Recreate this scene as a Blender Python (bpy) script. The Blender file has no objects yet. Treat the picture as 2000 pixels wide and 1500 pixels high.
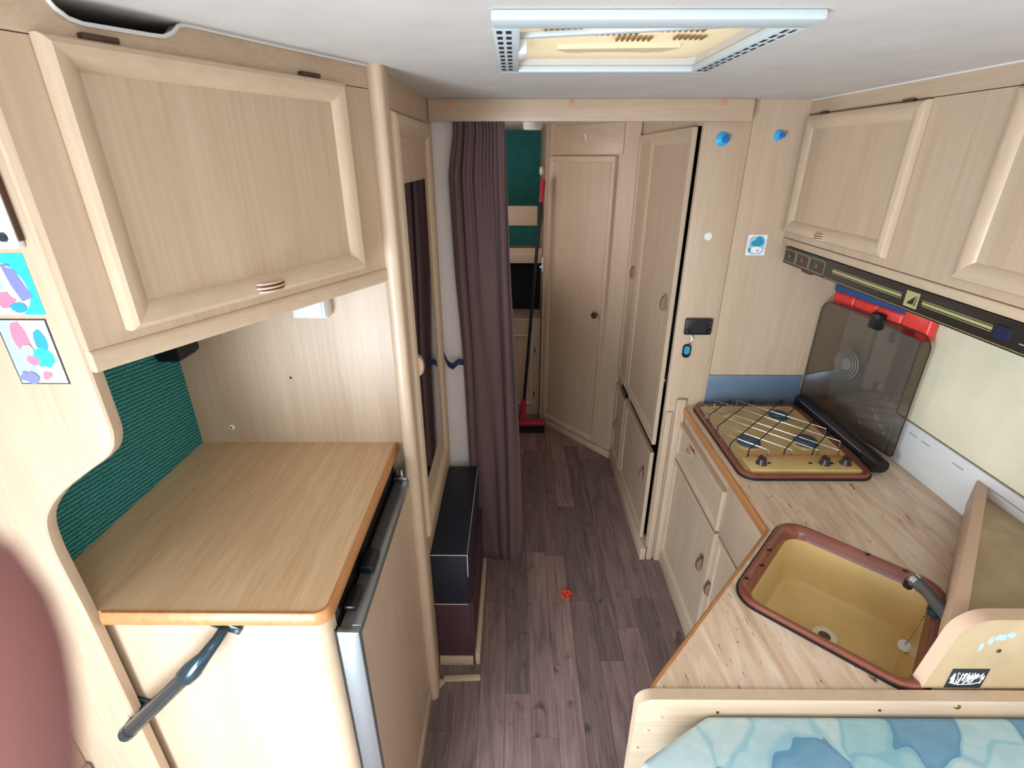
import bpy, bmesh, math, random
from mathutils import Vector, Matrix
random.seed(7)
SC = bpy.context.scene
COL = SC.collection
PI = math.pi

# ------------------------------------------------------------------ camera
cam_d = bpy.data.cameras.new('camera')
cam_d.sensor_width = 36.0
cam_d.lens = 36.0 * 990.0 / 2000.0
cam_d.clip_start = 0.003
cam_d.dof.use_dof = True
cam_d.dof.focus_distance = 1.6
cam_d.dof.aperture_fstop = 13.0          # a phone-sized aperture of about 1.4 mm
cam = bpy.data.objects.new('camera', cam_d)
COL.objects.link(cam)
cam.location = (0, 0, 1.78)
cam.rotation_euler = (math.radians(90 - 24.2), 0, math.radians(0.35))
SC.camera = cam
SC.view_settings.view_transform = 'Standard'
SC.view_settings.look = 'None'
SC.view_settings.gamma = 1.0
SC.view_settings.use_curve_mapping = False
SC.view_settings.exposure = -0.08

# ------------------------------------------------------------------ sky, daylight at the windows, added overhead fill
w = bpy.data.worlds.new('overcast_sky')
SC.world = w
w.use_nodes = True
w.node_tree.nodes['Background'].inputs[0].default_value = (0.86, 0.93, 1.0, 1)
w.node_tree.nodes['Background'].inputs[1].default_value = 2.2

def area(name, loc, direction, sx, sy, power, col=(1, 1, 1)):
    d = bpy.data.lights.new(name, 'AREA')
    d.shape = 'RECTANGLE'; d.size = sx; d.size_y = sy; d.energy = power; d.color = col
    o = bpy.data.objects.new(name, d)
    COL.objects.link(o)
    o.location = loc
    o.rotation_euler = Vector(direction).to_track_quat('-Z', 'Z').to_euler()
    return o
area('daylight_front_window', (0.15, -1.22, 1.25), (0, 1, -0.10), 1.7, 0.75, 3.5, (0.88, 0.95, 1.0))
area('added_overhead_fill', (0.25, -0.50, 1.962), (0, 0.25, -1), 0.68, 0.48, 10, (0.96, 0.97, 1.0))  # added light behind the camera, brightens worktops and other upward surfaces
area('daylight_entrance_door', (-0.93, -0.42, 0.88), (1, 0.92, -0.22), 0.6, 1.35, 104, (0.74, 0.87, 1.0))
area('daylight_bunk_window', (-0.88, 2.55, 1.38), (1, 0.25, 0.03), 0.75, 0.45, 8, (1.0, 0.95, 0.94))

# ------------------------------------------------------------------ materials
def lin(c):
    return tuple(((v / 255) / 12.92 if v / 255 <= 0.04045 else ((v / 255 + 0.055) / 1.055) ** 2.4) for v in c) + (1.0,)

def newmat(name):
    m = bpy.data.materials.new(name); m.use_nodes = True
    nt = m.node_tree
    return m, nt, nt.nodes['Principled BSDF']

def plain(name, c, rough=0.5, metal=0.0, bump=0.0, bscale=200, trans=0, var=0.0, spec=0.5):
    m, nt, b = newmat(name)
    b.inputs['Base Color'].default_value = lin(c)
    b.inputs['Roughness'].default_value = rough
    b.inputs['Metallic'].default_value = metal
    b.inputs['Specular IOR Level'].default_value = spec
    if trans: b.inputs['Transmission Weight'].default_value = trans
    tc = nt.nodes.new('ShaderNodeTexCoord')
    nz = nt.nodes.new('ShaderNodeTexNoise'); nz.inputs['Scale'].default_value = bscale
    nz.inputs['Detail'].default_value = 4
    nt.links.new(tc.outputs['Object'], nz.inputs['Vector'])
    if bump:
        bp = nt.nodes.new('ShaderNodeBump'); bp.inputs['Strength'].default_value = bump
        bp.inputs['Distance'].default_value = 0.002
        nt.links.new(nz.outputs['Fac'], bp.inputs['Height'])
        nt.links.new(bp.outputs['Normal'], b.inputs['Normal'])
    if var:
        nz2 = nt.nodes.new('ShaderNodeTexNoise'); nz2.inputs['Scale'].default_value = 9
        nz2.inputs['Detail'].default_value = 6
        nt.links.new(tc.outputs['Object'], nz2.inputs['Vector'])
        r = nt.nodes.new('ShaderNodeValToRGB')
        r.color_ramp.elements[0].position = 0.3; r.color_ramp.elements[1].position = 0.7
        r.color_ramp.elements[0].color = lin(tuple(max(0, v * (1 - var)) for v in c))
        r.color_ramp.elements[1].color = lin(tuple(min(255, v * (1 + var * 0.4)) for v in c))
        nt.links.new(nz2.outputs['Fac'], r.inputs['Fac'])
        nt.links.new(r.outputs['Color'], b.inputs['Base Color'])
    return m

def wood(name, c1, c2, grain='z', across=26.0, along=1.3, rough=0.42, contrast=(0.3, 0.72), fine=0.5):
    m, nt, b = newmat(name)
    tc = nt.nodes.new('ShaderNodeTexCoord')
    def mp(a, l):
        n = nt.nodes.new('ShaderNodeMapping')
        s = [a, a, a]; s['xyz'.index(grain)] = l
        n.inputs['Scale'].default_value = s
        nt.links.new(tc.outputs['Object'], n.inputs['Vector']); return n
    m1 = mp(across, along); m2 = mp(across * 7, along * 5)
    n1 = nt.nodes.new('ShaderNodeTexNoise'); n1.inputs['Scale'].default_value = 1; n1.inputs['Detail'].default_value = 5
    n1.inputs['Distortion'].default_value = 0.8
    n2 = nt.nodes.new('ShaderNodeTexNoise'); n2.inputs['Scale'].default_value = 1; n2.inputs['Detail'].default_value = 2
    nt.links.new(m1.outputs[0], n1.inputs['Vector']); nt.links.new(m2.outputs[0], n2.inputs['Vector'])
    mx = nt.nodes.new('ShaderNodeMix'); mx.data_type = 'FLOAT'; mx.inputs[0].default_value = fine
    nt.links.new(n1.outputs['Fac'], mx.inputs[2]); nt.links.new(n2.outputs['Fac'], mx.inputs[3])
    r = nt.nodes.new('ShaderNodeValToRGB')
    r.color_ramp.elements[0].position = contrast[0]; r.color_ramp.elements[1].position = contrast[1]
    r.color_ramp.elements[0].color = lin(c1); r.color_ramp.elements[1].color = lin(c2)
    nt.links.new(mx.outputs[0], r.inputs['Fac']); nt.links.new(r.outputs['Color'], b.inputs['Base Color'])
    b.inputs['Roughness'].default_value = rough
    bp = nt.nodes.new('ShaderNodeBump'); bp.inputs['Strength'].default_value = 0.06; bp.inputs['Distance'].default_value = 0.001
    nt.links.new(n2.outputs['Fac'], bp.inputs['Height']); nt.links.new(bp.outputs['Normal'], b.inputs['Normal'])
    return m

M = {}
M['wood'] = wood('pale_oak_laminate_upright', (182, 156, 129), (202, 178, 152), 'z', 22, 1.1)
M['wood_x'] = wood('pale_oak_laminate_crosswise', (182, 156, 129), (202, 178, 152), 'x')
M['wood_y'] = wood('pale_oak_laminate_lengthwise', (182, 156, 129), (202, 178, 152), 'y')
M['mould'] = wood('pale_oak_moulding', (190, 165, 137), (205, 181, 153), 'z', 14, 3, 0.38)
M['mould_y'] = wood('pale_oak_moulding_lengthwise', (190, 165, 137), (205, 181, 153), 'y', 14, 3, 0.38)
M['oak_top'] = wood('oak_worktop', (202, 165, 124), (228, 197, 158), 'y', 30, 2.0, 0.36, (0.3, 0.7))
M['oak_edge'] = wood('orange_oak_edging', (172, 112, 64), (196, 140, 90), 'y', 30, 3, 0.35)
M['peach'] = plain('peach_edge_band', (212, 176, 148), 0.4)
M['dark_hole'] = plain('dark_gap', (14, 12, 12), 0.9)
M['white'] = plain('white_plastic', (226, 226, 222), 0.4)
M['cream'] = plain('cream_blind', (228, 219, 188), 0.6, var=0.03)
M['black'] = plain('black_plastic', (16, 17, 20), 0.35)
M['blackm'] = plain('gunmetal_handle', (56, 74, 82), 0.2, 0.6)
M['chrome'] = plain('chrome_wire', (190, 190, 195), 0.22, 1.0)
M['alu'] = plain('aluminium_profile', (150, 158, 160), 0.35, 0.85)
M['grey'] = plain('grey_metal', (92, 88, 84), 0.45, 0.5)
M['steel'] = plain('brushed_steel_plate', (118, 140, 162), 0.3, 0.45)
M['ceil'] = plain('ceiling_vinyl', (206, 200, 193), 0.75, bump=0.35, bscale=260, var=0.03)
M['hatch'] = plain('pale_blue_grey_plastic', (196, 206, 208), 0.45)
M['whitewall'] = plain('off_white_wallboard', (226, 216, 208), 0.7, bump=0.15, bscale=300)
M['maroon'] = plain('maroon_board', (74, 42, 50), 0.6, var=0.1)
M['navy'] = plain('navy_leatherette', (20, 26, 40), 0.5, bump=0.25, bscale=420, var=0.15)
M['brown_dark'] = plain('dark_brown_wood', (70, 40, 26), 0.4)
M['enamel'] = plain('cream_enamel', (218, 186, 124), 0.22, var=0.06)
M['enamel_brown'] = plain('rust_brown_enamel', (134, 76, 58), 0.22, var=0.12)
M['burner'] = plain('grey_burner_cap', (96, 108, 124), 0.4, 0.6)
M['knob'] = plain('brown_knob', (58, 42, 40), 0.35)
M['hood'] = plain('dark_brown_hood', (44, 36, 32), 0.35)
M['hoodline'] = plain('olive_print', (170, 168, 112), 0.5)
M['hooddot'] = plain('rust_print', (124, 70, 58), 0.5)
M['red'] = plain('red_plastic', (226, 58, 50), 0.35)
M['blue'] = plain('blue_plastic', (36, 74, 132), 0.4)
M['hookblue'] = plain('sky_blue_plastic', (56, 172, 226), 0.25)
M['hookblue2'] = plain('deep_blue_plastic', (20, 112, 196), 0.25)
M['strap'] = plain('navy_strap', (28, 36, 78), 0.7)
M['pink'] = plain('crimson_plastic', (176, 40, 66), 0.4)
M['bristle'] = plain('black_bristles', (18, 18, 26), 0.9)
M['brass'] = plain('brass', (150, 116, 70), 0.3, 0.9)
M['screw'] = plain('pale_screw_cap', (214, 176, 138), 0.45)
M['screw_o'] = plain('orange_screw_cap', (196, 140, 96), 0.45)
M['paper'] = plain('white_sticker_paper', (240, 240, 240), 0.4)
M['cyan'] = plain('cyan_print', (40, 206, 210), 0.4)
M['teal'] = plain('teal_print', (36, 150, 176), 0.4)
M['pinkp'] = plain('pink_print', (228, 120, 146), 0.4)
M['violet'] = plain('violet_print', (120, 124, 176), 0.4)
M['paleblue'] = plain('pale_blue_print', (164, 198, 212), 0.4)
M['ink'] = plain('dark_print', (24, 30, 36), 0.4)
M['skin'] = plain('skin', (146, 96, 92), 0.5)
M['sleeve'] = plain('dark_grey_sleeve', (60, 62, 70), 0.9)
M['door_ext'] = plain('grey_door_lining', (160, 150, 146), 0.6)
M['dome_pale'] = plain('pale_cream_plastic', (226, 208, 172), 0.5)
M['dome_slot'] = plain('brown_slot', (150, 112, 66), 0.7)
M['pull'] = plain('brown_grey_pull', (138, 106, 94), 0.4)
M['switch'] = plain('dark_blue_switch', (30, 38, 64), 0.4)
M['lining'] = plain('bunk_shade_black', (12, 13, 16), 0.95)  # black in place of the deep shade inside the lower bunk
M['scrap'] = plain('red_orange_scrap', (228, 74, 50), 0.5)
M['crumb'] = plain('pale_crumbs', (196, 170, 140), 0.8)

def m_curtain():
    m, nt, b = newmat('brown_curtain_cloth')
    b.inputs['Base Color'].default_value = lin((104, 80, 80)); b.inputs['Roughness'].default_value = 0.85
    b.inputs['Sheen Weight'].default_value = 0.05
    return m
M['curtain'] = m_curtain()

def m_green():
    m, nt, b = newmat('green_ribbed_carpet')
    tc = nt.nodes.new('ShaderNodeTexCoord')
    mp = nt.nodes.new('ShaderNodeMapping'); mp.inputs['Rotation'].default_value = (0.12, 0.0, 0.0)
    nt.links.new(tc.outputs['Object'], mp.inputs['Vector'])
    wv = nt.nodes.new('ShaderNodeTexWave'); wv.bands_direction = 'Z'; wv.inputs['Scale'].default_value = 33
    wv.inputs['Distortion'].default_value = 2.2; wv.inputs['Detail'].default_value = 2; wv.inputs['Detail Scale'].default_value = 4
    nt.links.new(mp.outputs[0], wv.inputs['Vector'])
    nz = nt.nodes.new('ShaderNodeTexNoise'); nz.inputs['Scale'].default_value = 260
    nt.links.new(tc.outputs['Object'], nz.inputs['Vector'])
    mx = nt.nodes.new('ShaderNodeMix'); mx.data_type = 'FLOAT'; mx.inputs[0].default_value = 0.35
    nt.links.new(wv.outputs['Fac'], mx.inputs[2]); nt.links.new(nz.outputs['Fac'], mx.inputs[3])
    r = nt.nodes.new('ShaderNodeValToRGB')
    r.color_ramp.elements[0].position = 0.2; r.color_ramp.elements[1].position = 0.85
    r.color_ramp.elements[0].color = lin((26, 92, 92)); r.color_ramp.elements[1].color = lin((70, 164, 158))
    nt.links.new(mx.outputs[0], r.inputs['Fac']); nt.links.new(r.outputs['Color'], b.inputs['Base Color'])
    b.inputs['Roughness'].default_value = 0.95
    bp = nt.nodes.new('ShaderNodeBump'); bp.inputs['Strength'].default_value = 0.8; bp.inputs['Distance'].default_value = 0.004
    nt.links.new(mx.outputs[0], bp.inputs['Height']); nt.links.new(bp.outputs['Normal'], b.inputs['Normal'])
    return m
M['green'] = m_green()

def m_floor():
    m, nt, b = newmat('grey_brown_vinyl_plank')
    tc = nt.nodes.new('ShaderNodeTexCoord'); oi = nt.nodes.new('ShaderNodeObjectInfo')
    ad = nt.nodes.new('ShaderNodeVectorMath'); ad.operation = 'ADD'
    sc = nt.nodes.new('ShaderNodeVectorMath'); sc.operation = 'SCALE'; sc.inputs['Scale'].default_value = 37.0
    cb = nt.nodes.new('ShaderNodeCombineXYZ')
    for i in range(3): nt.links.new(oi.outputs['Random'], cb.inputs[i])
    nt.links.new(cb.outputs[0], sc.inputs[0]); nt.links.new(tc.outputs['Object'], ad.inputs[0]); nt.links.new(sc.outputs[0], ad.inputs[1])
    def noise(scale, det, dist=0):
        mp = nt.nodes.new('ShaderNodeMapping'); mp.inputs['Scale'].default_value = scale
        nt.links.new(ad.outputs[0], mp.inputs['Vector'])
        n = nt.nodes.new('ShaderNodeTexNoise'); n.inputs['Scale'].default_value = 1; n.inputs['Detail'].default_value = det
        n.inputs['Distortion'].default_value = dist
        nt.links.new(mp.outputs[0], n.inputs['Vector']); return n
    n1 = noise((30, 3.0, 3), 5, 1.0); n2 = noise((160, 8, 8), 2); n3 = noise((16, 12, 4), 3, 0.5)
    mx = nt.nodes.new('ShaderNodeMix'); mx.data_type = 'FLOAT'; mx.inputs[0].default_value = 0.4
    nt.links.new(n1.outputs['Fac'], mx.inputs[2]); nt.links.new(n2.outputs['Fac'], mx.inputs[3])
    r = nt.nodes.new('ShaderNodeValToRGB')
    r.color_ramp.elements[0].position = 0.28; r.color_ramp.elements[1].position = 0.72
    r.color_ramp.elements[0].color = lin((102, 84, 82)); r.color_ramp.elements[1].color = lin((172, 146, 140))
    nt.links.new(mx.outputs[0], r.inputs['Fac'])
    # plank to plank tint
    r2 = nt.nodes.new('ShaderNodeValToRGB')
    r2.color_ramp.elements[0].color = (0.60, 0.60, 0.62, 1); r2.color_ramp.elements[1].color = (1.05, 0.96, 0.93, 1)
    nt.links.new(oi.outputs['Random'], r2.inputs['Fac'])
    ml = nt.nodes.new('ShaderNodeMix'); ml.data_type = 'RGBA'; ml.blend_type = 'MULTIPLY'; ml.inputs[0].default_value = 1
    nt.links.new(r.outputs['Color'], ml.inputs[6]); nt.links.new(r2.outputs['Color'], ml.inputs[7])
    # knots and dark flecks
    r3 = nt.nodes.new('ShaderNodeValToRGB')
    r3.color_ramp.elements[0].position = 0.25; r3.color_ramp.elements[1].position = 0.36
    r3.color_ramp.elements[0].color = (0.45, 0.42, 0.42, 1); r3.color_ramp.elements[1].color = (1, 1, 1, 1)
    nt.links.new(n3.outputs['Fac'], r3.inputs['Fac'])
    m2 = nt.nodes.new('ShaderNodeMix'); m2.data_type = 'RGBA'; m2.blend_type = 'MULTIPLY'; m2.inputs[0].default_value = 1
    nt.links.new(ml.outputs[2], m2.inputs[6]); nt.links.new(r3.outputs['Color'], m2.inputs[7])
    nt.links.new(m2.outputs[2], b.inputs['Base Color'])
    b.inputs['Roughness'].default_value = 0.5
    return m
M['floor'] = m_floor()

def m_travertine():
    m, nt, b = newmat('travertine_laminate')
    tc = nt.nodes.new('ShaderNodeTexCoord')
    def noise(scale, det, dist=0):
        mp = nt.nodes.new('ShaderNodeMapping'); mp.inputs['Scale'].default_value = scale
        nt.links.new(tc.outputs['Object'], mp.inputs['Vector'])
        n = nt.nodes.new('ShaderNodeTexNoise'); n.inputs['Scale'].default_value = 1; n.inputs['Detail'].default_value = det
        n.inputs['Distortion'].default_value = dist
        nt.links.new(mp.outputs[0], n.inputs['Vector']); return n
    n1 = noise((26, 4.0, 3), 9, 1.4); n2 = noise((95, 22, 5), 4, 1.6)
    r = nt.nodes.new('ShaderNodeValToRGB'); cr = r.color_ramp
    cr.elements[0].position = 0.3; cr.elements[1].position = 0.72
    cr.elements[0].color = lin((204, 170, 140)); cr.elements[1].color = lin((238, 216, 192))
    nt.links.new(n1.outputs['Fac'], r.inputs['Fac'])
    r2 = nt.nodes.new('ShaderNodeValToRGB')
    r2.color_ramp.elements[0].position = 0.29; r2.color_ramp.elements[1].position = 0.335
    r2.color_ramp.elements[0].color = (0.28, 0.22, 0.18, 1); r2.color_ramp.elements[1].color = (1, 1, 1, 1)
    nt.links.new(n2.outputs['Fac'], r2.inputs['Fac'])
    ml = nt.nodes.new('ShaderNodeMix'); ml.data_type = 'RGBA'; ml.blend_type = 'MULTIPLY'; ml.inputs[0].default_value = 1
    nt.links.new(r.outputs['Color'], ml.inputs[6]); nt.links.new(r2.outputs['Color'], ml.inputs[7])
    nt.links.new(ml.outputs[2], b.inputs['Base Color'])
    b.inputs['Roughness'].default_value = 0.4
    return m
M['trav'] = m_travertine()

def m_shelf():
    m, nt, b = newmat('stained_tan_board')
    tc = nt.nodes.new('ShaderNodeTexCoord')
    n = nt.nodes.new('ShaderNodeTexNoise'); n.inputs['Scale'].default_value = 8; n.inputs['Detail'].default_value = 7
    nt.links.new(tc.outputs['Object'], n.inputs['Vector'])
    r = nt.nodes.new('ShaderNodeValToRGB')
    e = r.color_ramp.elements
    e[0].position = 0.27; e[0].color = lin((66, 52, 36)); e[1].position = 0.34; e[1].color = lin((166, 142, 106))
    x = e.new(0.62); x.color = lin((184, 160, 124)); x = e.new(0.74); x.color = lin((206, 188, 158))
    nt.links.new(n.outputs['Fac'], r.inputs['Fac']); nt.links.new(r.outputs['Color'], b.inputs['Base Color'])
    b.inputs['Roughness'].default_value = 0.45
    return m
M['shelf'] = m_shelf()

def m_cushion():
    m, nt, b = newmat('blue_patterned_upholstery')
    tc = nt.nodes.new('ShaderNodeTexCoord')
    nz = nt.nodes.new('ShaderNodeTexNoise'); nz.inputs['Scale'].default_value = 5; nz.inputs['Detail'].default_value = 2
    nt.links.new(tc.outputs['Object'], nz.inputs['Vector'])
    ad = nt.nodes.new('ShaderNodeMix'); ad.data_type = 'VECTOR'; ad.inputs[0].default_value = 0.16
    nt.links.new(tc.outputs['Object'], ad.inputs[4]); nt.links.new(nz.outputs['Color'], ad.inputs[5])
    vo = nt.nodes.new('ShaderNodeTexVoronoi'); vo.inputs['Scale'].default_value = 9
    nt.links.new(ad.outputs[1], vo.inputs['Vector'])
    vd = nt.nodes.new('ShaderNodeTexVoronoi'); vd.feature = 'DISTANCE_TO_EDGE'; vd.inputs['Scale'].default_value = 9
    nt.links.new(ad.outputs[1], vd.inputs['Vector'])
    sp = nt.nodes.new('ShaderNodeSeparateColor'); nt.links.new(vo.outputs['Color'], sp.inputs[0])
    r = nt.nodes.new('ShaderNodeValToRGB'); r.color_ramp.interpolation = 'CONSTANT'
    e = r.color_ramp.elements
    e[0].position = 0; e[0].color = lin((176, 202, 204)); e[1].position = 0.32; e[1].color = lin((116, 156, 178))
    for p_, c_ in ((0.5, (190, 208, 206)), (0.7, (148, 150, 142)), (0.8, (158, 194, 196)), (0.92, (96, 138, 160))):
        x = e.new(p_); x.color = lin(c_)
    nt.links.new(sp.outputs[0], r.inputs['Fac'])
    r2 = nt.nodes.new('ShaderNodeValToRGB')
    r2.color_ramp.elements[0].position = 0.02; r2.color_ramp.elements[1].position = 0.05
    r2.color_ramp.elements[0].color = (0.7, 0.86, 0.92, 1); r2.color_ramp.elements[1].color = (1, 1, 1, 1)
    nt.links.new(vd.outputs['Distance'], r2.inputs['Fac'])
    n3 = nt.nodes.new('ShaderNodeTexNoise'); n3.inputs['Scale'].default_value = 40; n3.inputs['Detail'].default_value = 5
    nt.links.new(tc.outputs['Object'], n3.inputs['Vector'])
    r3 = nt.nodes.new('ShaderNodeValToRGB')
    r3.color_ramp.elements[0].color = (0.7, 0.78, 0.84, 1); r3.color_ramp.elements[1].color = (1.1, 1.1, 1.1, 1)
    nt.links.new(n3.outputs['Fac'], r3.inputs['Fac'])
    cur = r.outputs['Color']
    for q in (r2, r3):
        ml = nt.nodes.new('ShaderNodeMix'); ml.data_type = 'RGBA'; ml.blend_type = 'MULTIPLY'; ml.inputs[0].default_value = 1
        nt.links.new(cur, ml.inputs[6]); nt.links.new(q.outputs['Color'], ml.inputs[7]); cur = ml.outputs[2]
    nt.links.new(cur, b.inputs['Base Color'])
    b.inputs['Roughness'].default_value = 0.9
    return m
M['cushion'] = m_cushion()

def m_glass(name, tint, mixf):
    m = bpy.data.materials.new(name); m.use_nodes = True
    nt = m.node_tree; nt.nodes.clear()
    o = nt.nodes.new('ShaderNodeOutputMaterial'); t = nt.nodes.new('ShaderNodeBsdfTransparent'); g = nt.nodes.new('ShaderNodeBsdfGlossy')
    mx = nt.nodes.new('ShaderNodeMixShader'); t.inputs[0].default_value = tint
    g.inputs['Roughness'].default_value = 0.05
    fr_ = nt.nodes.new('ShaderNodeLayerWeight'); fr_.inputs[0].default_value = 0.12
    mm = nt.nodes.new('ShaderNodeMath'); mm.operation = 'MULTIPLY_ADD'; mm.inputs[1].default_value = 0.5; mm.inputs[2].default_value = mixf * 0.4
    nt.links.new(fr_.outputs['Facing'], mm.inputs[0]); nt.links.new(mm.outputs[0], mx.inputs[0])
    nt.links.new(t.outputs[0], mx.inputs[1]); nt.links.new(g.outputs[0], mx.inputs[2])
    nt.links.new(mx.outputs[0], o.inputs[0])
    return m
M['smoke'] = m_glass('smoked_glass', (0.66, 0.64, 0.61, 1), 0.1)
M['smoke_ring'] = plain('frosted_ring_print', (118, 112, 104), 0.6)
M['mirror'] = plain('mirror_silver', (150, 150, 154), 0.02, 1.0)
M['glass'] = m_glass('window_glass', (0.95, 0.97, 0.97, 1), 0.1)

def m_dome():
    m = bpy.data.materials.new('cream_translucent_plastic'); m.use_nodes = True
    nt = m.node_tree; nt.nodes.clear()
    o = nt.nodes.new('ShaderNodeOutputMaterial'); d = nt.nodes.new('ShaderNodeBsdfDiffuse'); t = nt.nodes.new('ShaderNodeBsdfTranslucent')
    mx = nt.nodes.new('ShaderNodeMixShader'); mx.inputs[0].default_value = 0.6
    d.inputs[0].default_value = lin((222, 204, 168)); t.inputs[0].default_value = lin((228, 204, 164))
    nt.links.new(d.outputs[0], mx.inputs[1]); nt.links.new(t.outputs[0], mx.inputs[2]); nt.links.new(mx.outputs[0], o.inputs[0])
    return m
M['dome'] = m_dome()

# ------------------------------------------------------------------ object helpers
WL = {}
def obj(name, bm, mat, parent=None, label=None, cat=None, group=None, kind=None, smooth=True, angle=0.6):
    me = bpy.data.meshes.new(name)
    bmesh.ops.recalc_face_normals(bm, faces=bm.faces[:])
    bm.to_mesh(me); bm.free()
    mats = mat if isinstance(mat, (list, tuple)) else [mat]
    for k in mats: me.materials.append(M[k])
    o = bpy.data.objects.new(name, me)
    COL.objects.link(o)
    if parent is not None:
        off = WL[parent]; o.parent = parent; WL[o] = off
    else:
        xs = [v.co.x for v in me.vertices]; ys = [v.co.y for v in me.vertices]; zs = [v.co.z for v in me.vertices]
        off = Vector(((min(xs) + max(xs)) / 2, (min(ys) + max(ys)) / 2, min(zs)))
        o.location = off; WL[o] = off
    me.transform(Matrix.Translation(-off))
    if smooth:
        me.polygons.foreach_set('use_smooth', [True] * len(me.polygons))
        me.set_sharp_from_angle(angle=angle)
    tag(o, label, cat, group, kind)
    return o

def tag(o, label=None, cat=None, group=None, kind=None):
    if label: o['label'] = label
    if cat: o['category'] = cat
    if group: o['group'] = group
    if kind: o['kind'] = kind

def thing(name, loc, label=None, cat=None, group=None, kind=None):
    o = bpy.data.objects.new(name, None); COL.objects.link(o)
    o.empty_display_size = 0.05
    o.location = loc; WL[o] = Vector(loc)
    tag(o, label, cat, group, kind)
    return o

def frame(ox, oy, ux, uy, nx, ny):
    """local (s along the face, n out of the face, z up) to world"""
    l = math.hypot(ux, uy); ux /= l; uy /= l
    l = math.hypot(nx, ny); nx /= l; ny /= l
    return Matrix(((ux, nx, 0, ox), (uy, ny, 0, oy), (0, 0, 1, 0), (0, 0, 0, 1)))
I4 = Matrix.Identity(4)

def box(bm, a, b, mt=I4, bev=0.0, seg=2, mi=0):
    x0, y0, z0 = [min(p, q) for p, q in zip(a, b)]; x1, y1, z1 = [max(p, q) for p, q in zip(a, b)]
    vs = [bm.verts.new(mt @ Vector(c)) for c in ((x0, y0, z0), (x1, y0, z0), (x1, y1, z0), (x0, y1, z0), (x0, y0, z1), (x1, y0, z1), (x1, y1, z1), (x0, y1, z1))]
    fs = [bm.faces.new([vs[i] for i in f]) for f in ((3, 2, 1, 0), (4, 5, 6, 7), (0, 1, 5, 4), (1, 2, 6, 5), (2, 3, 7, 6), (3, 0, 4, 7))]
    for f in fs: f.material_index = mi
    if bev:
        es = list({e for f in fs for e in f.edges})
        r = bmesh.ops.bevel(bm, geom=es, offset=bev, segments=seg, profile=0.5, affect='EDGES')
        for f in r['faces']: f.material_index = mi
    return bm

def nb(): return bmesh.new()
def bx(a, b, mt=I4, bev=0.0, seg=2): return box(nb(), a, b, mt, bev, seg)

def prism(bm, pts, vec, mt=I4, mi=0, mi_side=None):
    """closed 3D polygon pts extruded by vec"""
    vec = Vector(vec)
    a = [bm.verts.new(mt @ Vector(p)) for p in pts]
    b = [bm.verts.new(mt @ (Vector(p) + vec)) for p in pts]
    f = bm.faces.new(a[::-1]); f.material_index = mi
    f = bm.faces.new(b); f.material_index = mi
    n = len(pts)
    for i in range(n):
        f = bm.faces.new((a[i], a[(i + 1) % n], b[(i + 1) % n], b[i])); f.material_index = mi if mi_side is None else mi_side
    return bm

def loft(bm, loops, closed=True, cap0=False, cap1=False, mi=0, mis=None):
    rows = [[bm.verts.new(Vector(p)) for p in lp] for lp in loops]
    for k in range(len(rows) - 1):
        n = len(rows[k])
        for i in range(n if closed else n - 1):
            f = bm.faces.new((rows[k][i], rows[k][(i + 1) % n], rows[k + 1][(i + 1) % n], rows[k + 1][i]))
            f.material_index = mis[k] if mis else mi
    if cap0: f = bm.faces.new(rows[0][::-1]); f.material_index = mis[0] if mis else mi
    if cap1: f = bm.faces.new(rows[-1]); f.material_index = mis[-1] if mis else mi
    return bm

def tube(bm, pts, r, seg=8, caps=True, mi=0):
    pts = [Vector(p) for p in pts]; n = len(pts)
    rs = r if isinstance(r, (list, tuple)) else [r] * n
    loops = []; prev = None
    for i in range(n):
        t = (pts[min(i + 1, n - 1)] - pts[max(i - 1, 0)]).normalized()
        if prev is None:
            up = Vector((0, 0, 1)) if abs(t.z) < 0.9 else Vector((1, 0, 0))
            a = t.cross(up).normalized()
        else:
            a = (prev - t * prev.dot(t)).normalized()
        b = t.cross(a).normalized(); prev = a
        loops.append([pts[i] + (a * math.cos(2 * PI * k / seg) + b * math.sin(2 * PI * k / seg)) * rs[i] for k in range(seg)])
    return loft(bm, loops, True, caps, caps, mi)

def lathe(bm, prof, o, axis=(0, 0, 1), seg=20, mi=0, mis=None):
    """prof [(r, h)] about axis from o"""
    q = Vector(axis).to_track_quat('Z', 'Y').to_matrix()
    loops = [[Vector(o) + q @ Vector((r * math.cos(2 * PI * k / seg), r * math.sin(2 * PI * k / seg), h)) for k in range(seg)] for r, h in prof]
    return loft(bm, loops, True, True, True, mi, mis)

def rrect(w_, h_, r, n=5):
    """rounded rectangle centred on 0"""
    out = []
    for cx, cy, a0 in ((w_ / 2 - r, h_ / 2 - r, 0), (-w_ / 2 + r, h_ / 2 - r, 90), (-w_ / 2 + r, -h_ / 2 + r, 180), (w_ / 2 - r, -h_ / 2 + r, 270)):
        for k in range(n + 1):
            a = math.radians(a0 + 90 * k / n)
            out.append((cx + r * math.cos(a), cy + r * math.sin(a)))
    return out

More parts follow.
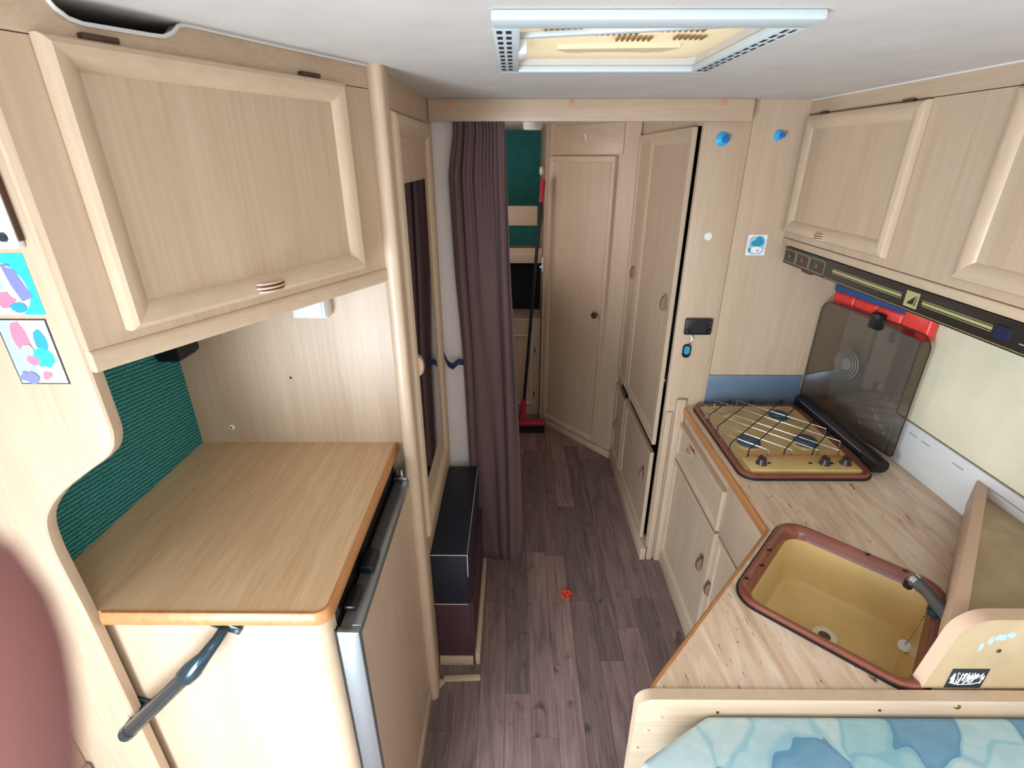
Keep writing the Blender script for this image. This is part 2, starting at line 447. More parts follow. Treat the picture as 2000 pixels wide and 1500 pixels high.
def round_poly(pts, rad, n=5):
    """2D polygon with rounded corners; rad number or list"""
    out = []; m = len(pts)
    for i in range(m):
        p = Vector(pts[i]); a = Vector(pts[i - 1]); b = Vector(pts[(i + 1) % m])
        r = rad[i] if isinstance(rad, (list, tuple)) else rad
        if r <= 0: out.append(tuple(p)); continue
        u = (a - p).normalized(); v = (b - p).normalized()
        ang = u.angle(v); t = r / math.tan(ang / 2)
        c = p + (u + v).normalized() * (r / math.sin(ang / 2))
        s0 = p + u * t - c; s1 = p + v * t - c
        a0 = math.atan2(s0.y, s0.x); a1 = math.atan2(s1.y, s1.x)
        d = (a1 - a0 + PI) % (2 * PI) - PI
        for k in range(n + 1):
            aa = a0 + d * k / n
            out.append((c.x + r * math.cos(aa), c.y + r * math.sin(aa)))
    return out

def mould_side(mt, a, b, c, d, prof):
    """a,b outer corners (s,z); c,d inner corners under b,a; prof [(t,n)] across"""
    bm = nb()
    l0 = [mt @ Vector((a[0] + (d[0] - a[0]) * t, n, a[1] + (d[1] - a[1]) * t)) for t, n in prof]
    l1 = [mt @ Vector((b[0] + (c[0] - b[0]) * t, n, b[1] + (c[1] - b[1]) * t)) for t, n in prof]
    loft(bm, [l0, l1], True, True, True)
    return bm

def handle_bm(mt, s, z, n, r=0.03, flat=False, th=0.016):
    """striped half-round wooden pull; flat=True lies horizontally, else stands upright facing along -s/+s"""
    bm = nb(); k = 12; layers = 5
    for j in range(layers):
        h0 = -th / 2 + th * j / layers; h1 = h0 + th / layers
        rr = r * (1 - 0.05 * abs(j - 2))
        pts = []
        for i in range(k + 1):
            a = PI * i / k
            if flat: pts.append((s + rr * math.cos(a), n + rr * 0.62 * math.sin(a), z + h0))
            else: pts.append((s + h0, n + rr * 0.55 * math.sin(a), z + rr * math.cos(a)))
        prism(bm, pts, (0, 0, h1 - h0) if flat else (h1 - h0, 0, 0), mt, mi=j % 2)
    return bm

def panel_door(parent, mt, s0, s1, z0, z1, wd=0.045, th=0.018, mat='wood', name='door', handle=None, mouldmat='mould', flatprof=False, label=None):
    """door leaf with four mitred mouldings (and a striped pull)"""
    d = obj(name, bx((s0 + 0.002, 0.001, z0 + 0.002), (s1 - 0.002, th * 0.55, z1 - 0.002), mt), mat, parent, label)
    if flatprof: pf = [(0, 0.001), (0, th), (0.55, th), (0.8, th * 0.8), (1, th * 0.5), (1, 0.001)]
    else: pf = [(0, 0.001), (0, th * 0.8), (0.08, th * 1.15), (0.25, th * 1.35), (0.5, th * 1.3), (0.75, th * 1.05), (0.92, th * 0.75), (1, th * 0.5), (1, 0.001)]
    O_ = [(s0, z0), (s1, z0), (s1, z1), (s0, z1)]; N_ = [(s0 + wd, z0 + wd), (s1 - wd, z0 + wd), (s1 - wd, z1 - wd), (s0 + wd, z1 - wd)]
    for i in range(4):
        j = (i + 1) % 4
        obj('moulding', mould_side(mt, O_[i], O_[j], N_[j], N_[i], pf), mouldmat if i % 2 else ('mould_y' if mouldmat == 'mould' else mouldmat), d)
    if handle:
        s, z, flat, r = handle
        obj('handle', handle_bm(mt, s, z, th * 1.1, r, flat), ['peach' if flat else 'pull', 'brown_dark'], d, 'striped light and dark wooden pull')
    return d

# ================================================================== the setting
ZT = 1.95
YB = 4.05
fl = obj('floor', bx((-0.93, -1.28, -0.03), (1.336, YB, -0.004)), 'floor', kind='structure', label='grey-brown wood-look plank floor')
rf = random.Random(3)
k = -4
x = -0.033 - 4 * 0.0915
while x < 0.74:
    y = -1.25 - rf.random() * 0.9
    while y < 3.42:
        L = rf.uniform(0.55, 1.0)
        y0, y1 = max(y, -1.25), min(y + L, 3.42)
        if y1 - y0 > 0.03:
            obj('plank', bx((x + 0.0006, y0 + 0.0006, -0.004), (x + 0.0909, y1 - 0.0006, rf.uniform(-0.0003, 0.0002))), 'floor', fl, smooth=False)
        y += L
    x += 0.0915

HX0, HX1, HY0, HY1 = 0.0, 0.365, 0.825, 1.215       # rooflight hole
bm = nb()
box(bm, (-0.93, -1.28, ZT), (1.336, -0.76, ZT + 0.03)); box(bm, (-0.93, -0.76, ZT), (-0.10, -0.25, ZT + 0.03)); box(bm, (0.60, -0.76, ZT), (1.336, -0.25, ZT + 0.03)); box(bm, (-0.93, -0.25, ZT), (1.336, HY0, ZT + 0.03)); box(bm, (-0.93, HY1, ZT), (1.336, YB, ZT + 0.03))  # includes an opening behind the camera, made for the added overhead light
box(bm, (-0.93, HY0, ZT), (HX0, HY1, ZT + 0.03)); box(bm, (HX1, HY0, ZT), (1.336, HY1, ZT + 0.03))
obj('ceiling', bm, 'ceil', kind='structure')

bm = nb()                                             # left wall with half door opening and bunk-room window
X0, X1 = -0.935, -0.905
for y0, y1, z0, z1 in ((-1.28, -0.75, 0, ZT), (-0.75, -0.08, 1.75, ZT), (-0.75, -0.08, 0, 0.15), (-0.08, 2.15, 0, ZT),
                       (2.15, 2.95, 0, 1.15), (2.15, 2.95, 1.62, ZT), (2.95, YB, 0, ZT)):
    box(bm, (X0, y0, z0), (X1, y1, z1))
obj('wall_left', bm, 'whitewall', kind='structure')
obj('wall_right', bx((1.306, -1.28, 0), (1.336, YB, ZT)), 'whitewall', kind='structure')
obj('wall_back', bx((-0.905, YB, 0), (1.306, YB + 0.03, ZT)), 'green', kind='structure')
bm = nb()
for x0, x1, z0, z1 in ((-0.935, -0.72, 0, ZT), (1.02, 1.336, 0, ZT), (-0.72, 1.02, 0, 0.86), (-0.72, 1.02, 1.64, ZT)):
    box(bm, (x0, -1.28, z0), (x1, -1.25, z1))
obj('wall_front', bm, 'whitewall', kind='structure')
# entrance door lower half and the window frames behind the camera / in the bunk room
d1 = obj('door_1', bx((-1.53, -0.79, 0.15), (-0.935, -0.76, 1.75), bev=0.006), 'door_ext', kind='structure')
obj('door_handle', bx((-1.48, -0.758, 0.85), (-1.38, -0.735, 0.88), bev=0.006), 'black', d1)
obj('wall_left_lining', bx((-0.905, -0.07, 0.0), (-0.899, 0.64, 0.94)), 'wood', kind='structure')
obj('trim_7', bx((-0.899, -0.07, 0.55), (-0.888, 0.638, 0.62), bev=0.003), 'door_ext', kind='structure')
def window(name, a, b, axis):
    bm = nb(); t = 0.03
    if axis == 'y':
        (x0, y, z0), (x1, _, z1) = a, b
        for q in (((x0, y - 0.02, z0), (x0 + t, y + 0.02, z1)), ((x1 - t, y - 0.02, z0), (x1, y + 0.02, z1)), ((x0, y - 0.02, z0), (x1, y + 0.02, z0 + t)), ((x0, y - 0.02, z1 - t), (x1, y + 0.02, z1))): box(bm, *q)
    else:
        (x, y0, z0), (_, y1, z1) = a, b
        for q in (((x - 0.02, y0, z0), (x + 0.02, y0 + t, z1)), ((x - 0.02, y1 - t, z0), (x + 0.02, y1, z1)), ((x - 0.02, y0, z0), (x + 0.02, y1, z0 + t)), ((x - 0.02, y0, z1 - t), (x + 0.02, y1, z1))): box(bm, *q)
    return obj(name, bm, 'white', kind='structure')
window('window_2', (-0.72, -1.265, 0.86), (1.02, -1.265, 1.64), 'y')
window('window_3', (-0.92, 2.15, 1.15), (-0.92, 2.95, 1.62), 'x')

# ------------------------------------------------------------------ roof hatch
t = thing('roof_hatch', (0.18, 1.02, ZT), 'pale grey framed roof hatch with cream plastic dome in the ceiling', 'roof hatch')
bm = nb()
OX0, OX1, OY0, OY1 = -0.032, 0.395, 0.778, 1.245
zf = ZT - 0.012
box(bm, (OX0, OY0, zf), (OX1, OY0 + 0.05, ZT), bev=0.003)
obj('frame_bar', bm, 'hatch', t)
obj('frame_bar', bx((OX0, OY1 - 0.03, zf), (OX1, OY1, ZT), bev=0.003), 'hatch', t)
obj('frame_bar', bx((OX0, OY0 + 0.05, zf), (OX0 + 0.038, OY1 - 0.03, ZT), bev=0.002), 'hatch', t)
obj('frame_bar', bx((OX1 - 0.034, OY0 + 0.05, zf), (OX1, OY1 - 0.03, ZT), bev=0.002), 'hatch', t)
bm = nb()
for i in range(10):
    for j in range(2):
        yy = OY0 + 0.062 + i * 0.037
        box(bm, (OX0 + 0.005 + j * 0.013, yy, zf - 0.0004), (OX0 + 0.013 + j * 0.013, yy + 0.018, zf + 0.002))
obj('vent_slots', bm, 'dark_hole', t)
bm = nb()
for i in range(12):
    yy = OY0 + 0.056 + i * 0.032
    box(bm, (OX1 - 0.026, yy, zf - 0.0004), (OX1 - 0.020, yy + 0.02, zf + 0.002))
    box(bm, (OX1 - 0.014, yy, zf - 0.0004), (OX1 - 0.009, yy + 0.02, zf + 0.002))
obj('vent_slots', bm, 'dark_hole', t)
bm = nb()                                             # reveal of the shaft
for a, b in (((HX0 - 0.01, HY0 - 0.01, ZT + 0.031), (HX0, HY1 + 0.01, ZT + 0.09)), ((HX1, HY0 - 0.01, ZT + 0.031), (HX1 + 0.01, HY1 + 0.01, ZT + 0.09)), ((HX0, HY0 - 0.01, ZT + 0.031), (HX1, HY0, ZT + 0.09)), ((HX0, HY1, ZT + 0.031), (HX1, HY1 + 0.01, ZT + 0.09))): box(bm, a, b)
obj('shaft', bm, 'hatch', t)
loops = []
cx, cy = (HX0 + HX1) / 2, (HY0 + HY1) / 2
for sc_, zz in ((0.992, 0.034), (0.985, 0.014), (0.95, 0.010), (0.75, 0.011), (0.5, 0.012), (0.2, 0.012)):
    loops.append([(cx + px, cy + py, ZT + zz) for px, py in rrect((HX1 - HX0) * sc_, (HY1 - HY0) * sc_, 0.03 * sc_)])
bm = nb(); loft(bm, loops, True, False, True)
dm = obj('dome', bm, 'dome', t)
bm = nb()
for (gx, gy, n_) in ((0.045, 0.93, 7), (0.13, 0.955, 8), (0.23, 0.93, 8), (0.17, 1.0, 7), (0.265, 0.99, 6)):
    for i in range(n_): box(bm, (gx + i * 0.009, gy, ZT + 0.0085), (gx + i * 0.009 + 0.0035, gy + 0.03, ZT + 0.02))
obj('dome_slots', bm, 'dome_slot', dm, kind='stuff')
bm = nb()
prism(bm, [(a, b, ZT + 0.004) for a, b in round_poly([(0.07, 1.07), (0.295, 1.055), (0.27, 1.095), (0.235, 1.105), (0.22, 1.098), (0.13, 1.098), (0.115, 1.108), (0.09, 1.10)], 0.004, 3)], (0, 0, 0.010))
obj('dome_handle', bm, 'dome_pale', dm)
obj('stay_bar', bx((0, -0.007, 0), (0.378, 0.007, 0.008), Matrix.Translation((-0.004, 0.972, ZT + 0.002)) @ Matrix.Rotation(math.radians(-14), 4, 'Z'), bev=0.002), 'hatch', t)
bm = bx((0.004, 1.0, ZT - 0.014), (0.02, 1.06, ZT + 0.02), bev=0.004)
obj('latch', bm, 'white', t)

# ------------------------------------------------------------------ left: niche, post, angled overhead cabinet
wn = obj('wall_niche', bx((-0.905, 1.257, 0), (-0.30, 1.275, ZT)), 'wood', kind='structure')
obj('wall_left_carpet', bx((-0.905, 0.662, 1.03), (-0.897, 1.257, ZT)), 'green', kind='structure', label='green ribbed carpet lining on the left wall')
bm = nb()
prism(bm, [(px - 0.291, py + 1.226, 0) for px, py in rrect(0.038, 0.066, 0.017, 6)], (0, 0, ZT))
obj('trim_1', bm, 'mould', kind='structure')

AX, AY, BX_, BY_ = -0.573, 0.637, -0.30, 1.205
FL = frame(AX, AY, BX_ - AX, BY_ - AY, BY_ - AY, -(BX_ - AX))
t = thing('overhead_cabinet', (-0.65, 1.0, 1.51), 'pale oak overhead cabinet with one big panelled door above the left worktop', 'cabinet')
obj('face_panel', bx((0.0, -0.016, 1.54), (0.625, 0, 1.9055), FL), 'wood', t)
sc_pts = [(0.245, 1.95), (0.233, 1.947), (0.222, 1.937), (0.208, 1.930), (0.19, 1.929), (0.11, 1.927), (0.095, 1.930), (0.084, 1.938), (0.076, 1.95)]
bm = nb()
prism(bm, [(s, -0.016, z) for s, z in [(-0.02, 1.907), (0.625, 1.907), (0.625, 1.95)] + sc_pts + [(-0.02, 1.95)]], (0, 0.016, 0), FL)
obj('fascia', bm, 'wood_y', t)
bm = nb()
tube(bm, [FL @ Vector((s, 0.002, z - 0.001)) for s, z in [(0.625, 1.949), (0.40, 1.949)] + sc_pts + [(0.0, 1.95)]], 0.0028, 6)
obj('ceiling_piping', bm, 'white', t)
bm = nb()
prism(bm, [(AX, AY, 1.525), (BX_, BY_, 1.525), (BX_, 1.257, 1.525), (-0.897, 1.257, 1.525), (-0.897, 0.665, 1.525), (-0.59, 0.665, 1.525)], (0, 0, 0.014))
obj('bottom_board', bm, 'wood_y', t)
bm = nb()
prism(bm, [(0.0, n, z) for n, z in round_poly([(-0.014, 1.508), (0.004, 1.508), (0.004, 1.540), (-0.014, 1.540)], [0.003, 0.008, 0.008, 0.003], 4)], (0.62, 0, 0), FL)
obj('bottom_rail', bm, 'mould_y', t)
panel_door(t, FL, 0.05, 0.536, 1.556, 1.908, 0.036, 0.018, handle=(0.283, 1.572, True, 0.030))
for s in (0.10, 0.44):
    obj('hinge', bx((s, 0.0, 1.909), (s + 0.042, 0.012, 1.916), FL, 0.001), 'brown_dark', t)
# cabinet carcass above the niche keeps the inside dark
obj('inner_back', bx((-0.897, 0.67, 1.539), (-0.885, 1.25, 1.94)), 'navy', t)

t = thing('end_board', (-0.75, 0.65, 0), 'pale board with an S-curved tan edge beside the left worktop', 'board')
ctrl = [(-0.754, 0.9), (-0.754, 1.04), (-0.757, 1.13), (-0.758, 1.19), (-0.752, 1.238), (-0.735, 1.272), (-0.70, 1.308), (-0.65, 1.344), (-0.607, 1.374), (-0.591, 1.402), (-0.588, 1.44), (-0.588, 1.55)]
cur = []
for i in range(1, len(ctrl) - 2):
    p0, p1, p2, p3 = [Vector(c) for c in ctrl[i - 1:i + 3]]
    for q in range(5):
        u = q / 5
        cur.append(tuple(0.5 * ((2 * p1) + (-p0 + p2) * u + (2 * p0 - 5 * p1 + 4 * p2 - p3) * u * u + (-p0 + 3 * p1 - 3 * p2 + p3) * u ** 3)))
cur = [(-0.754, 0.0)] + cur + [(-0.588, 1.95)]
bm = nb()
prism(bm, [(-0.905, 0.642, 0)] + [(a - 0.004, 0.642, b) for a, b in cur] + [(-0.905, 0.642, 1.95)], (0, 0.022, 0))
obj('panel', bm, 'wood', t)
bm = nb(); loops = []
for i, (a, b) in enumerate(cur):
    pa = Vector(cur[max(i - 1, 0)]); pb = Vector(cur[min(i + 1, len(cur) - 1)]); tg = (pb - pa).normalized(); nr = Vector((tg.y, -tg.x))
    lp = []
    for dn, yy in ((-0.006, 0.641), (-0.001, 0.641), (0.002, 0.644), (0.003, 0.653), (0.002, 0.662), (-0.001, 0.665), (-0.006, 0.665)):
        lp.append((a + nr.x * dn, yy, b + nr.y * dn))
    loops.append(lp)
loft(bm, loops, True, True, True)
obj('edge_band', bm, 'mould', t, 'rounded tan edge strip')

# ------------------------------------------------------------------ left worktop, housing, fridge
t = thing('side_worktop', (-0.62, 0.96, 1.0), 'oak worktop with orange edging over the fridge on the left', 'worktop')
poly = round_poly([(-0.897, 0.662), (-0.341, 0.662), (-0.341, 1.257), (-0.897, 1.257)], [0, 0.022, 0, 0], 6)
bm = nb(); prism(bm, [(a, b, 1.004) for a, b in poly], (0, 0, 0.026))
obj('top', bm, 'oak_top', t)
bm = nb()
path = [(-0.745, 0.662), (-0.60, 0.662)] + [p for p in round_poly([(-0.7, 0.662), (-0.341, 0.662), (-0.341, 1.257)], [0, 0.022, 0], 6)[1:-1]] + [(-0.341, 1.257)]
loops = []
for i, (a, b) in enumerate(path):
    pa = Vector(path[max(i - 1, 0)]); pb = Vector(path[min(i + 1, len(path) - 1)]); tg = (pb - pa).normalized(); nr = Vector((tg.y, -tg.x))
    loops.append([(a + nr.x * dn, b + nr.y * dn, z) for dn, z in ((-0.002, 1.001), (0.004, 1.001), (0.008, 1.006), (0.009, 1.016), (0.008, 1.026), (0.004, 1.0315), (-0.002, 1.0315))])
loft(bm, loops, True, True, True)
obj('edge_band', bm, 'oak_edge', t, 'orange-brown rounded edging')

t = thing('fridge_housing', (-0.55, 0.69, 0), 'pale front panel with a rounded corner below the left worktop', 'panel')
obj('front_panel', bx((-0.80, 0.676, 0), (-0.384, 0.69, 1.001)), 'wood', t)
bm = nb()
pf = [(-0.384, 0.690), (-0.384, 0.674)] + [(-0.384 + 0.036 * math.sin(PI / 2 * q / 7), 0.712 - 0.038 * math.cos(PI / 2 * q / 7)) for q in range(8)] + [(-0.362, 0.712)]
prism(bm, [(a, b, 0) for a, b in pf], (0, 0, 1.0))
obj('corner_strip', bm, 'mould', t, 'rounded beige corner strip')
t = thing('fridge', (-0.6, 0.97, 0), 'built-in fridge with an aluminium-framed wood-panelled door facing the aisle', 'fridge')
obj('body', bx((-0.88, 0.722, 0.06), (-0.352, 1.24, 0.985), bev=0.004), 'grey', t)
d = obj('door', bx((-0.340, 0.705, 0.075), (-0.306, 1.236, 0.944), bev=0.003), 'grey', t)
obj('door_panel', bx((-0.306, 0.708, 0.08), (-0.300, 1.232, 0.926)), 'wood', d)
obj('frame_strip', bx((-0.342, 0.690, 0.07), (-0.298, 0.706, 0.945), bev=0.003), 'alu', d, 'bright aluminium edge of the door')
obj('frame_strip', bx((-0.318, 0.706, 0.926), (-0.298, 1.236, 0.947), bev=0.003), 'alu', d)
obj('seal', bx((-0.349, 0.698, 0.07), (-0.343, 1.236, 0.94)), 'black', d)
obj('control_panel', bx((-0.352, 0.74, 0.95), (-0.345, 1.22, 0.998)), 'black', t)
obj('catch', bx((-0.338, 0.84, 0.946), (-0.308, 0.90, 0.965), bev=0.004), 'black', t)
obj('catch', bx((-0.343, 0.74, 0.946), (-0.318, 0.80, 0.958), bev=0.004), 'black', t)
bm = bx((-0.34, 1.185, 0.946), (-0.304, 1.235, 0.956), bev=0.002); tube(bm, [(-0.322, 1.21, 0.952), (-0.322, 1.21, 0.97)], 0.006, 8)
obj('hinge', bm, 'chrome', t)

bm = nb()                                             # skirting along the fridge and round the post to the box
box(bm, (-0.312, 0.40, 0), (-0.292, 1.21, 0.055), bev=0.004)
obj('baseboard_left', bm, 'wood_y', kind='structure')
bm = nb()
for a, b in (((-0.305, 1.205), (-0.262, 1.262)), ((-0.262, 1.268), (-0.125, 1.275))):
    f_ = frame(a[0], a[1], b[0] - a[0], b[1] - a[1], b[1] - a[1], -(b[0] - a[0]))
    box(bm, (0, -0.010, 0), (math.hypot(b[0] - a[0], b[1] - a[1]), 0.010, 0.014), f_, 0.003)
obj('trim_2', bm, 'wood_x', kind='structure')

t = thing('grab_handle', (-0.64, 0.64, 0.75), 'dark metallic diagonal grab handle screwed to the pale front panel', 'handle')
def hpt(u, out): return Vector((-0.535 - 0.212 * u, 0.676 - out, 0.984 - 0.222 * u))
bm = nb()
tube(bm, [hpt(0.0, 0.0), hpt(0.02, 0.03), hpt(0.09, 0.052), hpt(0.19, 0.060), hpt(0.27, 0.060), hpt(0.31, 0.060), hpt(0.98, 0.060), hpt(1.02, 0.056), hpt(1.03, 0.03), hpt(1.0, 0.0)],
     [0.010, 0.010, 0.012, 0.018, 0.018, 0.014, 0.014, 0.0145, 0.012, 0.010], 14)
obj('bar', bm, 'blackm', t)
bm = nb(); tube(bm, [hpt(0.965, 0.06), hpt(1.03, 0.058), hpt(1.065, 0.05)], [0.0145, 0.0155, 0.008], 14)
obj('end_cap', bm, 'blackm', t)
for u, tl in ((0.0, -0.35), (1.0, -0.35)):
    c = hpt(u, 0.0)
    mt = Matrix.Translation((c.x, c.y, c.z)) @ Matrix.Rotation(0.45, 4, 'Y')
    pl = obj('mounting_plate', bx((-0.029, -0.009, -0.010), (0.029, 0.0, 0.010), mt, 0.004), 'blackm', t)
    for sx in (-0.021, 0.021):
        bm = nb(); lathe(bm, [(0.005, 0), (0.004, 0.0015)], mt @ Vector((sx, -0.0088, 0)), (0, -1, 0), 10)
        obj('screw', bm, 'chrome', pl)

# stickers on the end board
def sticker(name, x0, x1, z0, z1, y, shapes, base, label, th=0.0008):
    o = thing(name, ((x0 + x1) / 2, y, z0), label, 'sticker')
    obj('backing', bx((x0, y - th, z0), (x1, y, z1)), base, o, smooth=False)
    for i, (mk, pts) in enumerate(shapes):
        bm = nb()
        prism(bm, [(x0 + (x1 - x0) * u, y - th - 0.00025 * (i + 1), z0 + (z1 - z0) * v) for u, v in [(min(max(p_, 0.004 * (q_ + 1) / 40), 1 - 0.004 * (q_ + 1) / 40), min(max(r_, 0.004 * (q_ + 1) / 40), 1 - 0.004 * (q_ + 1) / 40)) for q_, (p_, r_) in enumerate(pts)]], (0, 0.0002, 0))
        obj('print', bm, mk, o, smooth=False)
    return o
def blob(cx, cy, rx, ry, n=18, a0=0, a1=360, wob=0.0, seed=0):
    r_ = random.Random(seed)
    return [(cx + rx * (1 + wob * (r_.random() - 0.5)) * math.cos(math.radians(a0 + (a1 - a0) * i / n)), cy + ry * (1 + wob * (r_.random() - 0.5)) * math.sin(math.radians(a0 + (a1 - a0) * i / n))) for i in range(n if a1 - a0 == 360 else n + 1)]
sticker('picture_sticker', -0.705, -0.617, 1.590, 1.669, 0.642,
        [('paper', blob(0.36, 0.42, 0.53, 0.52, 28)), ('violet', [(0.62, 0.82), (0.80, 0.74), (0.92, 0.3), (0.74, 0.22), (0.66, 0.5)]), ('paleblue', blob(0.42, 0.55, 0.14, 0.2, 12, wob=0.4, seed=1)),
         ('pinkp', blob(0.5, 0.25, 0.14, 0.14, 11, wob=0.5, seed=2)), ('violet', [(0.2, 0.85), (0.75, 0.83), (0.76, 0.80), (0.2, 0.81)]), ('teal', blob(0.66, 0.12, 0.12, 0.09, 10, wob=0.3, seed=5)), ('pinkp', blob(0.3, 0.62, 0.09, 0.12, 9, wob=0.4, seed=6))],
        'cyan', 'cyan square sticker with a white round picture on the pale board')
sticker('picture_sticker', -0.688, -0.620, 1.490, 1.584, 0.642,
        [('paper', [(0.03, 0.02), (0.97, 0.02), (0.97, 0.98), (0.03, 0.98)]), ('paleblue', [(0.03, 0.03), (0.5, 0.03), (0.4, 0.5), (0.28, 0.97), (0.03, 0.97)]), ('pinkp', blob(0.38, 0.72, 0.16, 0.25, 16, wob=0.3, seed=3)), ('teal', blob(0.75, 0.68, 0.13, 0.17, 14, wob=0.2, seed=4)), ('cyan', blob(0.66, 0.42, 0.24, 0.16, 16, wob=0.4, seed=7)),
         ('pinkp', blob(0.46, 0.38, 0.14, 0.08, 12, wob=0.3, seed=8)), ('violet', blob(0.25, 0.12, 0.2, 0.1, 12, wob=0.7, seed=9)), ('paleblue', blob(0.44, 0.54, 0.12, 0.09, 12, wob=0.3, seed=10)), ('pinkp', blob(0.62, 0.14, 0.1, 0.06, 12, wob=0.5, seed=11))],
        'ink', 'dark-bordered picture sticker in pink and pale blue below the cyan one')
t = thing('wall_plate', (-0.66, 0.63, 1.69), 'white plate with a dark screw at the left picture edge', 'plate')
obj('plate', bx((-0.72, 0.632, 1.676), (-0.608, 0.642, 1.80), bev=0.002), 'white', t)
bm = nb(); lathe(bm, [(0.006, 0), (0.005, 0.003)], (-0.623, 0.632, 1.690), (0, -1, 0), 12); obj('screw', bm, 'blackm', t)
obj('dark_edge', bx((-0.609, 0.634, 1.685), (-0.606, 0.641, 1.80)), 'brown_dark', t)

# small things in the niche
t = thing('socket_box', (-0.505, 1.24, 1.41), 'small white socket box under the left overhead cabinet', 'socket')
obj('body', bx((-0.552, 1.215, 1.411), (-0.466, 1.257, 1.47), bev=0.003), 'white', t)
obj('flap', bx((-0.478, 1.211, 1.414), (-0.468, 1.217, 1.467), bev=0.001), 'hatch', t)
t = thing('niche_lamp', (-0.86, 1.2, 1.31), 'small black lamp box in the corner over green carpet', 'lamp')
obj('body', bx((-0.897, 1.17, 1.315), (-0.832, 1.257, 1.40), bev=0.006), 'black', t)
obj('lens', bx((-0.89, 1.172, 1.311), (-0.84, 1.25, 1.316)), 'ink', t)
bm = nb(); lathe(bm, [(0.0085, 0), (0.0085, 0.002), (0.005, 0.004)], (-0.802, 1.257, 1.079), (0, -1, 0), 16)
t = obj('screw_cap', bm, 'white', wn)
bm = nb(); lathe(bm, [(0.003, 0), (0.002, 0.001)], (-0.802, 1.2531, 1.079), (0, -1, 0), 10); obj('screw', bm, 'black', wn)
bm = nb(); lathe(bm, [(0.0038, 0), (0.003, 0.0012)], (-0.608, 1.257, 1.232), (0, -1, 0), 12)
obj('screw_head', bm, 'brown_dark', wn)

# ------------------------------------------------------------------ left closet with mirror door, box, curtain
FC = frame(-0.287, 0, 0, 1, 1, 0)
t = thing('mirror_closet', (-0.4, 1.6, 0), 'tall narrow closet with a mirror door on the left of the aisle', 'closet')
bm = nb()
box(bm, (-0.302, 1.262, 0), (-0.287, 1.925, 0.672)); box(bm, (-0.302, 1.262, 1.878), (-0.287, 1.925, ZT)); box(bm, (-0.302, 1.775, 0.672), (-0.287, 1.925, 1.878)); box(bm, (-0.302, 1.27, 0.672), (-0.29, 1.775, 1.878))
obj('side_panel', bm, 'wood', t)
d = panel_door(t, FC, 1.262, 1.772, 0.68, 1.872, 0.05, 0.018)
obj('mirror', bx((1.345, 0.0100, 0.845), (1.655, 0.0125, 1.718), FC), 'mirror', d, 'tall narrow mirror')
obj('handle', handle_bm(FC, 1.292, 1.255, 0.02, 0.032, False), ['peach', 'brown_dark'], d, 'striped half-round wooden pull')

t = thing('step_box', (-0.22, 1.6, 0), 'navy-topped maroon box standing on the floor beside the curtain', 'box')
obj('base_trim', bx((-0.283, 1.328, 0), (-0.155, 1.345, 0.045), bev=0.003), 'wood_x', t)
obj('lower_box', bx((-0.284, 1.336, 0.0), (-0.158, 1.865, 0.33), bev=0.003), 'maroon', t)
nv = obj('navy_cover', bx((-0.285, 1.328, 0.318), (-0.160, 1.868, 0.548), bev=0.005), 'navy', t, 'navy leatherette cover')
bm = nb()
tube(bm, [(-0.284, 1.3275, 0.546), (-0.161, 1.3275, 0.546)], 0.0013, 6); tube(bm, [(-0.1605, 1.3285, 0.546), (-0.1605, 1.3285, 0.45)], 0.0016, 6); tube(bm, [(-0.284, 1.3285, 0.319), (-0.165, 1.3285, 0.319)], 0.0011, 6)
tube(bm, [(-0.1605, 1.33, 0.5465), (-0.1605, 1.86, 0.5465)], 0.0008, 6)
obj('worn_edges', bm, 'white', nv, 'pale worn edges')
obj('side_board', bx((-0.158, 1.336, 0.0), (-0.148, 1.865, 0.32)), 'maroon', t)
obj('side_skirting', bx((-0.148, 1.332, 0.0), (-0.130, 1.84, 0.06), bev=0.004), 'mould_y', t)

obj('wall_partition_left', bx((-0.302, 1.93, 0), (-0.19, 1.95, ZT)), 'whitewall', kind='structure')

def curtain():
    bm = nb(); NU, NV = 130, 44
    keys = [(1.935, -0.205, -0.035), (1.86, -0.208, -0.030), (1.72, -0.232, -0.024), (1.4, -0.226, -0.012), (1.05, -0.212, 0.006), (0.59, -0.205, 0.030), (0.2, -0.19, 0.040), (0.012, -0.165, 0.036)]
    def ab(z):
        for (za, a0, b0), (zb, a1, b1) in zip(keys, keys[1:]):
            if za >= z >= zb:
                u = (za - z) / (za - zb); return a0 + (a1 - a0) * u, b0 + (b1 - b0) * u
        return keys[-1][1:]
    rows = []
    for j in range(NV + 1):
        z = 1.935 + (0.012 - 1.935) * j / NV; a, b = ab(z); row = []
        d_ = j / NV
        for i in range(NU + 1):
            u = i / NU
            ph = 2 * PI * (4.6 * u ** 0.85 + 0.20 * math.sin(2.3 * d_ + 4 * u) + 0.16 * math.sin(5 * d_ + 11 * u + 1.3))
            am = (0.014 + 0.007 * d_) * (0.65 + 0.45 * math.sin(7 * u + 2.5 * d_ + 0.6))
            top = max(0, 1 - d_ * 3)
            off = am * math.sin(ph) + 0.3 * am * math.sin(1.7 * ph + 1 + 3 * d_) + 0.005 * top * math.sin(2 * PI * u * 15)
            xx = a + (b - a) * u + 0.35 * am * math.cos(ph)
            row.append(bm.verts.new((xx, 1.896 + off - 0.012 * d_, z)))
        rows.append(row)
    for j in range(NV):
        for i in range(NU): bm.faces.new((rows[j][i], rows[j][i + 1], rows[j + 1][i + 1], rows[j + 1][i]))
    o = obj('curtain', bm, 'curtain', label='long dark brown pleated curtain drawn to the left of the doorway', cat='curtain', angle=3.0)
    md = o.modifiers.new('cloth_thickness', 'SOLIDIFY'); md.thickness = 0.0015
curtain()
bm = nb()
